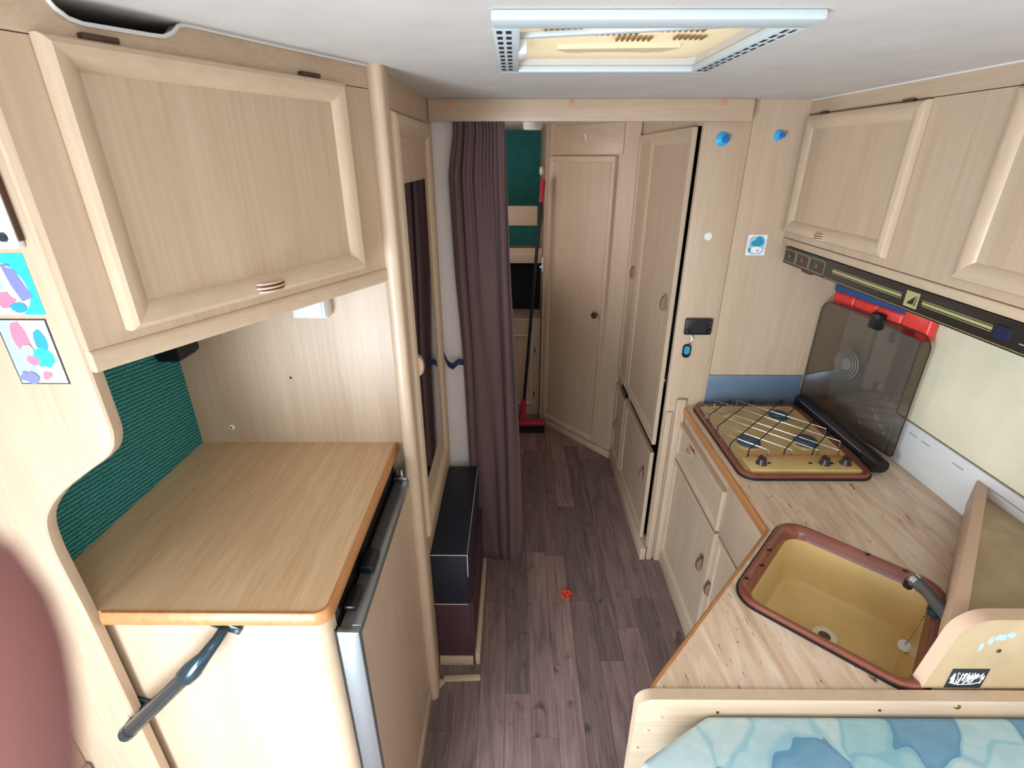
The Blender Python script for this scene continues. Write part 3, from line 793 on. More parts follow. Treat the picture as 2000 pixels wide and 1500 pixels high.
pts = [Vector((-0.272, 1.80, 1.10)), Vector((-0.262, 1.84, 1.04)), Vector((-0.248, 1.87, 1.015)), Vector((-0.226, 1.885, 1.03)), Vector((-0.205, 1.885, 1.028))]
loft(bm, [[p + Vector(q) for q in ((0, -0.001, -0.013), (0.0, 0.001, -0.013), (0.0, 0.001, 0.013), (0, -0.001, 0.013))] for p in pts], True, True, True)
obj('curtain_tieback', bm, 'strap', label='dark blue strap tied back behind the brown curtain', cat='strap')

t = thing('pelmet', (0.25, 1.875, 1.88), 'pale oak board across the ceiling above the doorway', 'board')
obj('board', bx((-0.285, 1.866, 1.884), (0.772, 1.884, 1.9495), bev=0.002), 'wood_x', t)
for xx in (-0.212, 0.18, 0.672):
    bm = nb(); lathe(bm, [(0.009, 0), (0.0085, 0.002), (0.004, 0.003)], (xx, 1.866, 1.938), (0, -1, 0), 16); obj('screw_cap', bm, 'screw_o', t)

# ------------------------------------------------------------------ right partition, wardrobe, corner door, bunk room
obj('wall_partition_right', bx((0.79, 1.916, 0), (1.306, 1.93, ZT)), 'wood', kind='structure')
obj('wall_partition_edge', bx((0.632, 1.906, 0), (0.792, 1.93, ZT), bev=0.003), 'wood', kind='structure')
bm = nb(); box(bm, (0.636, 1.893, 0.0), (0.662, 1.907, 0.80), bev=0.003)
obj('trim_3', bm, 'wood', kind='structure')
obj('trim_4', bx((0.672, 1.885, 0.0), (0.712, 1.907, 0.862), bev=0.005), 'wood', kind='structure')

FW = frame(0.63, 0, 0, 1, -1, 0)
t = thing('wardrobe', (0.8, 2.36, 0), 'tall pale wardrobe with two upper and two lower doors on the right of the aisle', 'wardrobe')
bm = nb()
box(bm, (0.63, 1.932, 1.875), (0.645, 2.80, ZT)); box(bm, (0.63, 1.932, 0), (0.645, 2.80, 0.075)); box(bm, (0.63, 2.545, 0.075), (0.645, 2.58, 1.875)); box(bm, (0.63, 2.79, 0.075), (0.645, 2.81, 1.875))
box(bm, (0.63, 2.50, 0.535), (0.645, 2.80, 0.59))
obj('face_frame', bm, 'wood', t)
obj('carcass', bx((1.1, 1.932, 0), (1.12, 2.80, ZT)), 'navy', t)
panel_door(t, FW, 1.958, 2.560, 0.605, 1.872, 0.05, 0.018, handle=(2.03, 1.232, False, 0.034), flatprof=True)
panel_door(t, FW, 2.572, 2.795, 0.605, 1.872, 0.035, 0.018, handle=(2.63, 1.232, False, 0.034), flatprof=True)
panel_door(t, FW, 1.962, 2.525, 0.078, 0.560, 0.045, 0.018, handle=(2.04, 0.39, False, 0.034), flatprof=True)
panel_door(t, FW, 2.545, 2.795, 0.078, 0.535, 0.035, 0.018, handle=(2.68, 0.312, False, 0.034), flatprof=True)
obj('catch', bx((2.56, 0.0, 0.545), (2.68, 0.012, 0.575), FW), 'black', t)
obj('baseboard_right', bx((0.604, 1.89, 0), (0.63, 2.80, 0.07), bev=0.004), 'wood_y', kind='structure')

FD = frame(0.622, 2.80, -0.422, 0.50, -0.50, -0.422)
obj('wall_corner', bx((0.0, -0.02, 0), (0.654, 0.0, ZT), FD), 'wood', kind='structure')
t = thing('corner_door', FD @ Vector((0.38, 0.01, 0.05)), 'pale flat panelled door set at an angle at the aisle end', 'door')
d = panel_door(t, FD, 0.135, 0.632, 0.055, 1.78, 0.035, 0.02, name='leaf', flatprof=True)
bm = nb(); lathe(bm, [(0.006, 0), (0.006, 0.012), (0.016, 0.018), (0.02, 0.028), (0.014, 0.038), (0.004, 0.041)], FD @ Vector((0.185, 0.018, 0.918)), tuple(FD.to_3x3() @ Vector((0, 1, 0))), 18)
obj('knob', bm, 'brown_dark', d, 'round dark knob')
obj('trim_5', bx((0.0, 0.0, 0), (0.654, 0.022, 0.045), FD, 0.004), 'mould', kind='structure')
obj('trim_6', bx((0.10, 0.0, 1.79), (0.60, 0.006, 1.94), FD, 0.002), 'wood_x', kind='structure')
obj('wall_cubicle', bx((0.182, 3.295, 0), (0.202, YB, ZT)), 'wood', kind='structure')
p = FD @ Vector((0.36, 0.007, 1.855))
bm = nb(); prism(bm, [FD @ Vector((0.36 + a, 0.0075, 1.87 + b)) for a, b in ((0, 0.02), (0.012, 0.018), (-0.006, -0.02), (-0.012, -0.022))], tuple(FD.to_3x3() @ Vector((0, 0.002, 0))))
obj('tape_scrap', bm, 'white', label='scrap of white tape on the panel above the angled door', cat='tape')

obj('bunk_light_blocker', bx((-0.90, 2.12, 0), (-0.20, 3.05, 1.19)), 'wood', kind='structure')  # added unseen block, keeps bunk window light off the angled door's lower half
t = thing('bunk_bed', (-0.35, 3.7, 0), 'wooden bunk with two guard boards against dark green wall at the far end', 'bunk bed')
obj('front_panel', bx((-0.9, 3.40, 0), (0.178, 3.415, 0.735)), 'wood', t)
obj('bed_board', bx((-0.9, 3.385, 0.735), (0.178, 4.045, 0.755), bev=0.003), 'wood_x', t)
obj('guard_board', bx((-0.9, 3.40, 1.132), (0.178, 3.418, 1.230), bev=0.002), 'wood_x', t)
obj('guard_board', bx((-0.9, 3.40, 1.372), (0.142, 3.418, 1.492), bev=0.002), 'wood_x', t)
obj('bed_board', bx((-0.9, 3.42, 1.132), (0.178, 4.045, 1.15)), 'wood_x', t)
obj('niche_shade_panel', bx((-0.9, 3.62, 0.756), (0.178, 3.63, 1.131)), 'lining', t, 'black panel standing in for shade inside the lower bunk')  # added sheet, niche shade put into its black colour
FB = frame(0, 3.40, 1, 0, 0, -1)
panel_door(t, FB, -0.26, 0.135, 0.085, 0.645, 0.035, 0.016, name='cupboard_door')
obj('hinge', bx((0.138, 0.0, 0.50), (0.146, 0.008, 0.54), FB), 'brown_dark', t)
obj('hinge', bx((0.138, 0.0, 0.15), (0.146, 0.008, 0.19), FB), 'brown_dark', t)

t = thing('broom', (0.13, 3.16, 0), 'black-handled broom with a crimson head leaning by the angled door', 'broom')
bm = nb(); tube(bm, [(0.062, 3.155, 0.20), (0.155, 3.20, 1.56)], 0.011, 10); obj('handle', bm, 'black', t)
bm = nb(); tube(bm, [(0.154, 3.199, 1.53), (0.162, 3.203, 1.64), (0.164, 3.204, 1.66)], [0.015, 0.016, 0.01], 10); obj('grip', bm, 'pink', t)
bm = nb()
tube(bm, [(0.048, 3.15, 0.075), (0.054, 3.152, 0.13), (0.064, 3.156, 0.25)], [0.028, 0.024, 0.016], 10)
box(bm, (0.005, 3.12, 0.052), (0.215, 3.18, 0.085), bev=0.01); obj('head', bm, 'pink', t)
bm = nb()
for i in range(26):
    for j in range(4): box(bm, (0.008 + i * 0.0078, 3.118 + j * 0.015, 0.0), (0.0145 + i * 0.0078, 3.131 + j * 0.015, 0.054))
obj('bristles', bm, 'bristle', t)
bm = nb(); lathe(bm, [(0.047, 0), (0.05, -0.012), (0.05, -0.034), (0.044, -0.042), (0.02, -0.043)], (0.09, 3.0, ZT - 0.001), seg=24)
t = obj('smoke_alarm', bm, 'white', label='round white smoke alarm on the far ceiling', cat='smoke alarm')
bm = nb(); lathe(bm, [(0.052, 0), (0.052, -0.006)], (0.09, 3.0, ZT), seg=24); obj('base_plate', bm, 'hatch', t)
bm = nb(); lathe(bm, [(0.008, 0), (0.008, 0.01), (0.022, 0.014), (0.027, 0.024), (0.02, 0.034), (0.004, 0.038)], (0.182, 3.31, 1.70), (-1, 0, 0), 16)
obj('coat_knob', bm, 'cream', label='cream round coat knob above the broom handle', cat='knob')
t = thing('wall_clip', (0.18, 3.30, 1.11), 'white clip on the post edge beside the broom handle', 'clip')
obj('back', bx((0.172, 3.29, 1.10), (0.182, 3.312, 1.19), bev=0.002), 'white', t)
obj('jaw', bx((0.158, 3.294, 1.12), (0.172, 3.306, 1.135), bev=0.002), 'white', t)

# things on the partition
for i, (xx, zz, rr, lab) in enumerate(((0.70, 1.833, 0.023, 'larger sky blue suction hook left of the partition seam'), (0.891, 1.845, 0.017, 'smaller sky blue suction hook right of the partition seam'))):
    yy = 1.906 if i == 0 else 1.916
    t = thing('suction_hook', (xx, yy, zz - rr), lab, 'hook', 'blue suction hooks')
    bm = nb(); lathe(bm, [(rr, 0), (rr * 0.96, 0.003), (rr * 0.6, 0.008), (rr * 0.4, 0.012)], (xx, yy, zz), (0, -1, 0), 22); obj('suction_cup', bm, 'hookblue', t)
    bm = nb(); lathe(bm, [(rr * 0.45, 0), (rr * 0.5, 0.01), (rr * 0.45, 0.014), (rr * 0.2, 0.015)], (xx + 0.004, yy - 0.010, zz - 0.001), (0.2, -1, 0), 18); obj('peg', bm, 'hookblue2', t)
bm = nb(); lathe(bm, [(0.0145, 0), (0.014, 0.002), (0.01, 0.003)], (0.702, 1.906, 1.514), (0, -1, 0), 22)
obj('round_cap', bm, 'white', label='small white round cap on the partition below a blue hook', cat='cap')
sticker('cloud_sticker', 0.853, 0.922, 1.445, 1.518, 1.916,
        [('paleblue', [(u * 0.5 + 0.5, v * 0.5 + 0.5) for u, v in rrect(1.7, 1.8, 0.5)]), ('teal', [(0.2, 0.5), (0.2, 0.66), (0.36, 0.74), (0.5, 0.92), (0.68, 0.92), (0.85, 0.75), (0.87, 0.55), (0.7, 0.45), (0.4, 0.44)]),
         ('paper', blob(0.5, 0.27, 0.34, 0.15, 16, wob=0.2, seed=12)), ('teal', blob(0.16, 0.26, 0.08, 0.12, 10)), ('pinkp', blob(0.6, 0.24, 0.08, 0.04, 10))], 'paper', 'small white sticker with a teal cloud on the partition')
t = thing('heater_control', (0.715, 1.895, 1.14), 'black control box with small buttons on the partition', 'control box')
obj('case', bx((0.661, 1.888, 1.142), (0.766, 1.906, 1.207), bev=0.006), 'black', t)
obj('screen', bx((0.685, 1.8865, 1.152), (0.742, 1.8885, 1.198)), 'ink', t)
for xx in (0.670, 0.756):
    for j in range(3):
        bm = nb(); lathe(bm, [(0.004, 0), (0.0035, 0.002)], (xx, 1.888, 1.157 + j * 0.018), (0, -1, 0), 10); obj('button', bm, 'grey', t)
t = thing('key_fob', (0.682, 1.9, 1.04), 'teal and black key fob hanging below the control box', 'key fob')
bm = nb(); tube(bm, [(0.690, 1.893, 1.142), (0.696, 1.890, 1.125), (0.686, 1.892, 1.112), (0.690, 1.894, 1.098)], 0.0025, 6); obj('ring', bm, 'chrome', t)
bm = nb(); prism(bm, [(0.684 + px, 1.898, 1.072 + pz) for px, pz in rrect(0.032, 0.056, 0.014)], (0, 0.008, 0)); obj('body', bm, 'black', t)
bm = nb(); prism(bm, [(0.684 + px, 1.897, 1.076 + pz) for px, pz in rrect(0.022, 0.034, 0.009)], (0, 0.002, 0)); obj('window', bm, 'teal', t)

# ------------------------------------------------------------------ right: kitchen unit
FK = frame(0.715, 0, 0, 1, -1, 0)
ZW = 0.827
t = thing('kitchen_unit', (0.95, 1.4, 0), 'pale oak kitchen unit with a drawer and doors below the hob', 'kitchen unit')
obj('carcass', bx((0.715, 1.125, 0.06), (0.73, 1.905, 0.797)), 'wood', t)
panel_door(t, FK, 1.402, 1.895, 0.592, 0.755, 0.026, 0.019, name='drawer', mat='wood_y', handle=(1.712, 0.722, True, 0.028), flatprof=True)
panel_door(t, FK, 1.398, 1.895, 0.062, 0.580, 0.032, 0.019, handle=(1.455, 0.392, False, 0.034), flatprof=True)
obj('false_front', bx((1.128, 0.001, 0.590), (1.392, 0.010, 0.796), FK, 0.002), 'wood', t)
panel_door(t, FK, 1.128, 1.388, 0.062, 0.582, 0.03, 0.012, handle=(1.372, 0.355, False, 0.032), flatprof=True)
FG = frame(0.715, 1.122, -0.44, -0.449, -0.449, 0.44)
obj('angled_front', bx((0.0, -0.03, 0.06), (0.60, -0.012, 0.797), FG), 'wood', t)
obj('baseboard_kitchen', bx((0.693, 1.12, 0), (0.714, 1.885, 0.06), bev=0.004), 'wood_y', kind='structure')

SCX, SCY, SA = 0.778, 0.903, math.radians(-43)
def sk(px, py, z): return (SCX + px * math.cos(SA) - py * math.sin(SA), SCY + px * math.sin(SA) + py * math.cos(SA), z)
t = thing('kitchen_worktop', (0.95, 1.3, 0.797), 'travertine-patterned worktop with a rust-orange edge around sink and hob', 'worktop')
bm = nb()
outer = [(0.709, 1.916), (0.709, 1.128), (0.262, 0.657), (1.306, 0.657), (1.306, 1.916)]
hole = [sk(a, b, 0)[:2] for a, b in rrect(0.34, 0.34, 0.05)]
vo = [bm.verts.new((a, b, ZW)) for a, b in outer]; vh = [bm.verts.new((a, b, ZW)) for a, b in hole]
es = [bm.edges.new((vo[i], vo[(i + 1) % len(vo)])) for i in range(len(vo))] + [bm.edges.new((vh[i], vh[(i + 1) % len(vh)])) for i in range(len(vh))]
r = bmesh.ops.triangle_fill(bm, use_beauty=True, edges=es)
ex = bmesh.ops.extrude_face_region(bm, geom=bm.faces[:])
for v in [g for g in ex['geom'] if isinstance(g, bmesh.types.BMVert)]: v.co.z -= 0.03
obj('slab', bm, 'trav', t, smooth=False)
bm = nb(); path = [(0.709, 1.905)] + round_poly([(0.709, 1.6), (0.709, 1.128), (0.262, 0.657)], [0, 0.02, 0], 5)[1:-1] + [(0.262, 0.657)]
loops = []
for i, (a, b) in enumerate(path):
    pa = Vector(path[max(i - 1, 0)]); pb = Vector(path[min(i + 1, len(path) - 1)]); tg = (pb - pa).normalized(); nr = Vector((tg.y, -tg.x))
    loops.append([(a + nr.x * dn, b + nr.y * dn, z) for dn, z in ((-0.002, 0.795), (0.004, 0.795), (0.006, 0.80), (0.0065, 0.812), (0.006, 0.824), (0.003, 0.8285), (-0.003, 0.8285))])
loft(bm, loops, True, True, True)
obj('edge_band', bm, 'oak_edge', t, 'rust-orange edging strip')

t = thing('sink', (SCX, SCY, 0.68), 'square cream enamel sink with a rust-brown rim set at an angle', 'sink')
def skl(w_, r_, z): return [sk(a, b, z) for a, b in rrect(w_, w_, r_, 6)]
bm = nb(); loft(bm, [skl(0.36, 0.055, 0.8272), skl(0.386, 0.062, 0.8272), skl(0.386, 0.062, 0.8315), skl(0.36, 0.055, 0.8315)], True)
obj('gasket', bm, 'ink', t)
bm = nb()
loft(bm, [skl(0.378, 0.060, 0.8315), skl(0.378, 0.060, 0.836), skl(0.371, 0.057, 0.841), skl(0.360, 0.052, 0.842), skl(0.345, 0.048, 0.838), skl(0.328, 0.044, 0.824), skl(0.318, 0.043, 0.812)], True)
obj('rim', bm, 'enamel_brown', t, 'rust-brown enamel rim')
bm = nb()
loft(bm, [skl(0.318, 0.043, 0.812), skl(0.308, 0.042, 0.79), skl(0.292, 0.042, 0.715), skl(0.280, 0.042, 0.697), skl(0.256, 0.04, 0.689), skl(0.15, 0.03, 0.6865), skl(0.04, 0.012, 0.685)], True, False, True)
obj('basin', bm, 'enamel', t)
bm = nb(); lathe(bm, [(0.028, 0), (0.027, 0.003), (0.018, 0.004), (0.014, 0.0015), (0.003, 0.001)], (0.775, 0.902, 0.6862), seg=24, mis=[0, 0, 0, 1, 1])
obj('drain', bm, ['cream', 'grey'], t, 'round cream drain ring')
bm = nb()
for px, py in ((-0.165, -0.05), (-0.17, 0.02), (0.02, 0.178), (-0.178, -0.12), (0.1, 0.176)):
    c = sk(px, py, 0); q = [(c[0] + 0.006 * math.cos(a) * (1 + 0.4 * math.sin(3 * a)), c[1] + 0.004 * math.sin(a), 0.8405) for a in [2 * PI * i / 9 for i in range(9)]]
    prism(bm, q, (0, 0, 0.0022))
obj('chips', bm, 'ink', t, 'dark chips in the enamel')
t = thing('sink_plug', (0.93, 0.80, 0.80), 'white sink plug on a bead chain at the sink corner', 'plug')
bm = nb(); lathe(bm, [(0.012, 0), (0.014, 0.004), (0.013, 0.012), (0.006, 0.014)], (0.892, 0.815, 0.757), (-0.5, -0.3, 0.8), 16); obj('stopper', bm, 'white', t)
bm = nb()
A_, B_ = Vector((0.888, 0.813, 0.77)), Vector((0.935, 0.842, 0.842))
for i in range(16):
    p_ = A_.lerp(B_, i / 15) + Vector((0, 0, -0.012 * math.sin(PI * i / 15))); bmesh.ops.create_icosphere(bm, subdivisions=1, radius=0.0026, matrix=Matrix.Translation(p_))
obj('chain', bm, 'chrome', t)
t = thing('tap', (0.955, 0.845, ZW), 'grey folding tap with a chrome head leaning over the sink corner', 'tap')
bm = nb(); lathe(bm, [(0.02, 0), (0.02, 0.008), (0.013, 0.014), (0.012, 0.04)], (0.952, 0.835, 0.838), seg=16); obj('base', bm, 'blackm', t)
bm = nb(); tube(bm, [(0.938, 0.795, 0.868), (0.938, 0.82, 0.872), (0.935, 0.86, 0.88), (0.928, 0.888, 0.884)], [0.013, 0.014, 0.0135, 0.014], 14); obj('spout', bm, 'grey', t)
bm = nb(); tube(bm, [(0.929, 0.884, 0.883), (0.926, 0.893, 0.884), (0.924, 0.9, 0.882)], [0.0155, 0.0165, 0.011], 14); obj('head', bm, 'chrome', t)
bm = nb(); tube(bm, [(0.922, 0.893, 0.876), (0.92, 0.895, 0.86)], [0.012, 0.010], 12); obj('nozzle', bm, 'black', t)

# hob
t = thing('gas_hob', (0.95, 1.635, ZW), 'cream and rust enamel gas hob with three burners and wire pan supports', 'hob')
HCX, HCY, HW, HH = 0.950, 1.632, 0.428, 0.528
def hl(ins, r_, z): return [(HCX + a, HCY + b, z) for a, b in rrect(HW - 2 * ins, HH - 2 * ins, max(r_ - ins, 0.005), 6)]
bm = nb(); loft(bm, [hl(0.01, 0.045, ZW), hl(-0.004, 0.045, ZW), hl(-0.004, 0.045, 0.834), hl(0.01, 0.045, 0.834)], True); obj('gasket', bm, 'ink', t)
bm = nb(); loft(bm, [hl(0, 0.045, 0.834), hl(0, 0.045, 0.841), hl(0.004, 0.045, 0.845), hl(0.012, 0.045, 0.844), hl(0.022, 0.045, 0.840)], True); obj('rim', bm, 'enamel_brown', t, 'rust-brown rim')
bm = nb(); loft(bm, [hl(0.022, 0.045, 0.840), hl(0.030, 0.045, 0.837), hl(0.06, 0.06, 0.8355)], True, False, True); obj('tray', bm, 'enamel', t)
obj('control_strip', bx((0.772, 1.398, 0.834), (1.132, 1.478, 0.848), bev=0.005), 'enamel', t)
obj('strip_edge', bx((0.80, 1.478, 0.834), (1.13, 1.486, 0.850), bev=0.002), 'oak_edge', t)
for xx in (0.82, 1.03, 1.099):
    bm = nb(); lathe(bm, [(0.018, 0), (0.0175, 0.004), (0.0145, 0.008), (0.0135, 0.022), (0.011, 0.024)], (xx, 1.434, 0.847), seg=18)
    kn = obj('knob', bm, 'knob', t, 'dark brown control knob')
    obj('grip', bx((xx - 0.003, 1.421, 0.865), (xx + 0.003, 1.447, 0.876), bev=0.001), 'knob', kn)
for xx in (0.848, 0.984, 1.056):
    bm = nb(); lathe(bm, [(0.0065, 0), (0.006, 0.0012)], (xx, 1.437, 0.8475), seg=14); obj('hole', bm, 'black', t)
for xx, yy, rr in ((1.042, 1.782, 0.036), (0.841, 1.584, 0.040), (1.046, 1.584, 0.040)):
    bm = nb(); lathe(bm, [(rr * 1.25, 0), (rr * 1.2, 0.004), (rr * 0.85, 0.006)], (xx, yy, 0.8355), seg=26); b_ = obj('burner', bm, 'enamel', t)
    bm = nb(); lathe(bm, [(rr, 0), (rr * 1.02, 0.006), (rr * 0.98, 0.008), (rr * 0.9, 0.008), (rr * 0.95, 0.012), (rr * 0.85, 0.016), (rr * 0.3, 0.017)], (xx, yy, 0.840), seg=26); obj('burner_cap', bm, 'burner', b_, 'blue-grey burner cap')
bm = nb(); bmesh.ops.create_cone(bm, cap_ends=True, segments=4, radius1=0.05, radius2=0.012, depth=0.014, matrix=Matrix.Translation((0.86, 1.79, 0.842))); obj('tray_boss', bm, 'enamel', t)
def clip(c, kind):
    X0_, X1_, Y0_, Y1_ = 0.752, 1.148, 1.492, 1.876
    if kind == 1: lo = max(X0_, Y0_ + c); hi = min(X1_, Y1_ + c); return (lo, lo - c), (hi, hi - c)
    lo = max(X0_, c - Y1_); hi = min(X1_, c - Y0_); return (lo, c - lo), (hi, c - hi)
for kind, cs, mk, zz in ((1, (-0.99, -0.90, -0.778, -0.691, -0.569, -0.472), 'black', 0.868), (2, (2.36, 2.44, 2.53, 2.60, 2.70, 2.79), 'chrome', 0.8645)):
    for c in cs:
        (ax, ay), (bx2, by2) = clip(c, kind)
        if math.hypot(ax - bx2, ay - by2) < 0.07: continue
        ux, uy = (bx2 - ax), (by2 - ay); l_ = math.hypot(ux, uy); ux /= l_; uy /= l_
        bm = nb(); tube(bm, [(ax, ay, 0.8362), (ax, ay, zz - 0.003), (ax + ux * 0.004, ay + uy * 0.004, zz), (bx2 - ux * 0.004, by2 - uy * 0.004, zz), (bx2, by2, zz - 0.003), (bx2, by2, 0.8362)], 0.0021, 6)
        obj('pan_support_wire', bm, mk, t)
# lid
LA, LB = Vector((1.178, 1.898)), Vector((1.262, 1.452))
ld = (LB - LA).normalized(); LLEN = (LB - LA).length
FLD = frame(LA.x, LA.y, ld.x, ld.y, ld.y, -ld.x)          # s towards the camera, n towards the aisle (-x)
if (FLD.to_3x3() @ Vector((0, 1, 0))).x > 0: FLD = frame(LA.x, LA.y, ld.x, ld.y, -ld.y * -1 * -1, ld.x)
lidp = round_poly([(0, 0.862), (LLEN, 0.862), (LLEN, 1.283), (0, 1.283)], [0.012, 0.012, 0.045, 0.045], 7)
bm = nb(); prism(bm, [(s, 0, z) for s, z in lidp], (0, 0.005, 0), FLD); lid = obj('lid', bm, 'smoke', t, 'smoked glass lid standing open', smooth=False)
bm = nb(); tube(bm, [FLD @ Vector((s, 0.0025, z)) for s, z in lidp + lidp[:1]], 0.0022, 6); obj('lid_edge', bm, 'knob', lid)
bm = nb()
for rr in (0.052, 0.041, 0.030):
    ring = [FLD @ Vector((LLEN * 0.40 + rr * math.cos(2 * PI * i / 36), 0.0062, 1.09 + rr * math.sin(2 * PI * i / 36))) for i in range(37)]
    tube(bm, ring, 0.0022, 4, False)
prism(bm, [(LLEN * 0.40 + 0.022 * math.cos(2 * PI * i / 28), 0.0056, 1.09 + 0.022 * math.sin(2 * PI * i / 28)) for i in range(28)], (0, 0.0006, 0), FLD)
obj('ring_print', bm, 'smoke_ring', lid, 'pale round printed rings')
bm = nb()
for i in range(34): box(bm, (LLEN - 0.06 + 0.0004 * i, 0.0055, 0.97 + i * 0.0085), (LLEN - 0.012, 0.0062, 0.9710 + i * 0.0085), FLD)
obj('stripe_print', bm, 'smoke_ring', lid, kind='stuff')
bm = nb(); tube(bm, [(1.186, 1.898, 0.862), (1.186, 1.885, 0.862), (1.190, 1.47, 0.862), (1.190, 1.395, 0.862)], [0.022, 0.027, 0.027, 0.024], 14)
box(bm, (1.160, 1.40, 0.835), (1.215, 1.46, 0.868), bev=0.008); box(bm, (1.160, 1.86, 0.835), (1.205, 1.90, 0.88), bev=0.008)
hg = obj('lid_hinge', bm, 'black', t, 'glossy black hinge bar')
bm = nb(); tube(bm, [(1.162, 1.86, 0.872), (1.166, 1.47, 0.872)], 0.0016, 6); obj('chrome_line', bm, 'chrome', hg)
obj('lid_clip', bx((LLEN * 0.50, -0.012, 1.245), (LLEN * 0.50 + 0.045, 0.016, 1.30), FLD, 0.006), 'black', lid, 'black plastic clip')

obj('splash_plate', bx((0.772, 1.908, 0.829), (1.175, 1.9115, 0.963), bev=0.001), 'steel', label='low blue-grey steel splash plate behind the hob', cat='splash plate')

t = thing('tool_case', (1.25, 1.7, 1.27), 'red plastic case with a blue lid wedged behind the glass hob lid', 'case')
CA = Vector((1.218, 1.895)); CB = Vector((1.272, 1.478)); cdv = (CB - CA).normalized()
FCS = frame(CA.x, CA.y, cdv.x, cdv.y, -cdv.y, cdv.x); CL = (CB - CA).length
if (FCS.to_3x3() @ Vector((0, 1, 0))).x < 0: FCS = frame(CA.x, CA.y, cdv.x, cdv.y, cdv.y, -cdv.x)
for i in range(4):
    obj('body_section', bx((CL * i / 4 + 0.001, -0.017, 1.266 - 0.003 * i), (CL * (i + 1) / 4 - 0.001, 0.017, 1.338 if i == 3 else 1.320), FCS, 0.010, 3), 'red', t)
obj('ridge', bx((CL * 0.02, -0.012, 1.275), (CL * 0.98, 0.012, 1.318), FCS, 0.004), 'red', t)
obj('lid', bx((0.0, -0.019, 1.3185), (CL * 0.76, 0.014, 1.346), FCS, 0.006), 'blue', t, 'blue lid')

# ------------------------------------------------------------------ right overhead cabinets, hood, window
FO = frame(0.981, 0, 0, 1, -1, 0)
t = thing('overhead_locker', (1.15, 1.2, 1.485), 'row of pale oak overhead lockers above the kitchen worktop', 'cabinet')
obj('face_panel', bx((0.45, -0.015, 1.512), (1.914, 0, 1.905), FO), 'wood', t)
obj('fascia', bx((0.45, -0.015, 1.9068), (1.914, 0.001, 1.9495), FO), 'wood_y', t)
obj('bottom_board', bx((0.996, 0.45, 1.50), (1.306, 1.914, 1.512)), 'wood_y', t)
obj('bottom_rail', bx((0.45, -0.02, 1.487), (1.914, 0.004, 1.5105), FO, 0.004), 'mould_y', t)
bm = nb(); tube(bm, [FO @ Vector((s, 0.002, 1.9485)) for s in (0.45, 1.914)], 0.0022, 6); obj('ceiling_piping', bm, 'white', t)
panel_door(t, FO, 1.362, 1.895, 1.534, 1.902, 0.042, 0.016, handle=(1.655, 1.548, True, 0.026))
panel_door(t, FO, 0.585, 1.128, 1.534, 1.902, 0.042, 0.016)
for s in (1.42, 1.80, 0.66, 1.05): obj('hinge', bx((s, 0.0, 1.903), (s + 0.04, 0.010, 1.909), FO, 0.001), 'brown_dark', t)

t = thing('cooker_hood', (1.1, 1.2, 1.43), 'long dark brown hood strip with olive lines and a square emblem', 'cooker hood')
obj('body', bx((0.45, -0.28, 1.428), (1.872, 0.008, 1.4855), FO, 0.002), 'hood', t)
NH = 0.008
def hp(a, z0, b, z1, mk, nm='print', n=0.0006, lab=None): obj(nm, bx((a, NH, z0), (b, NH + n, z1), FO), mk, t, lab, smooth=False)
for s0, s1 in ((1.79, 1.868), (1.705, 1.785), (1.61, 1.70)):
    bm = nb()
    for a, b in (((s0, 1.436), (s1, 1.4375)), ((s0, 1.476), (s1, 1.4775)), ((s0, 1.436), (s0 + 0.0015, 1.4775)), ((s1 - 0.0015, 1.436), (s1, 1.4775))): box(bm, (a[0], NH, a[1]), (b[0], NH + 0.0006, b[1]), FO)
    obj('panel_outline', bm, 'hoodline', t, smooth=False)
    bm = nb(); lathe(bm, [(0.009, 0), (0.008, 0.002)], FO @ Vector(((s0 + s1) / 2, NH, 1.457)), (-1, 0, 0), 16); obj('round_mark', bm, 'hooddot', t)
    for s in (s0 + 0.012, s1 - 0.012):
        bm = nb(); lathe(bm, [(0.003, 0), (0.0028, 0.001)], FO @ Vector((s, NH, 1.457)), (-1, 0, 0), 8); obj('round_mark', bm, 'hooddot', t)
for s0, s1 in ((1.262, 1.565), (0.995, 1.19)):
    hp(s0, 1.4565, s1, 1.4625, 'hoodline', 'stripe'); hp(s0, 1.465, s1, 1.4662, 'hoodline', 'stripe'); hp(s0, 1.4525, s1, 1.4537, 'hoodline', 'stripe')
hp(0.45, 1.4325, 1.6, 1.4337, 'hoodline', 'stripe')
hp(1.203, 1.440, 1.247, 1.478, 'hoodline', 'emblem', 0.0008, 'olive square emblem with a slanted sail shape')
bm = nb(); prism(bm, [(s, NH + 0.0006, z) for s, z in ((1.238, 1.448), (1.216, 1.448), (1.214, 1.470))], (0, 0.0008, 0), FO); prism(bm, [(s, NH + 0.0006, z) for s, z in ((1.212, 1.446), (1.2085, 1.446), (1.2085, 1.472), (1.2095, 1.472))], (0, 0.0008, 0), FO)
obj('emblem_shape', bm, 'hood', t, smooth=False)
hp(0.955, 1.446, 0.985, 1.472, 'switch', 'switch', 0.004)
for i in range(4): hp(0.915 - i * 0.013, 1.461, 0.919 - i * 0.013, 1.465, 'paleblue', 'mark')
hp(0.87, 1.449, 0.93, 1.4505, 'paleblue', 'mark')
obj('lamp_switch', bx((1.70, -0.03, 1.417), (1.76, -0.004, 1.430), FO, 0.003), 'brown_dark', t)

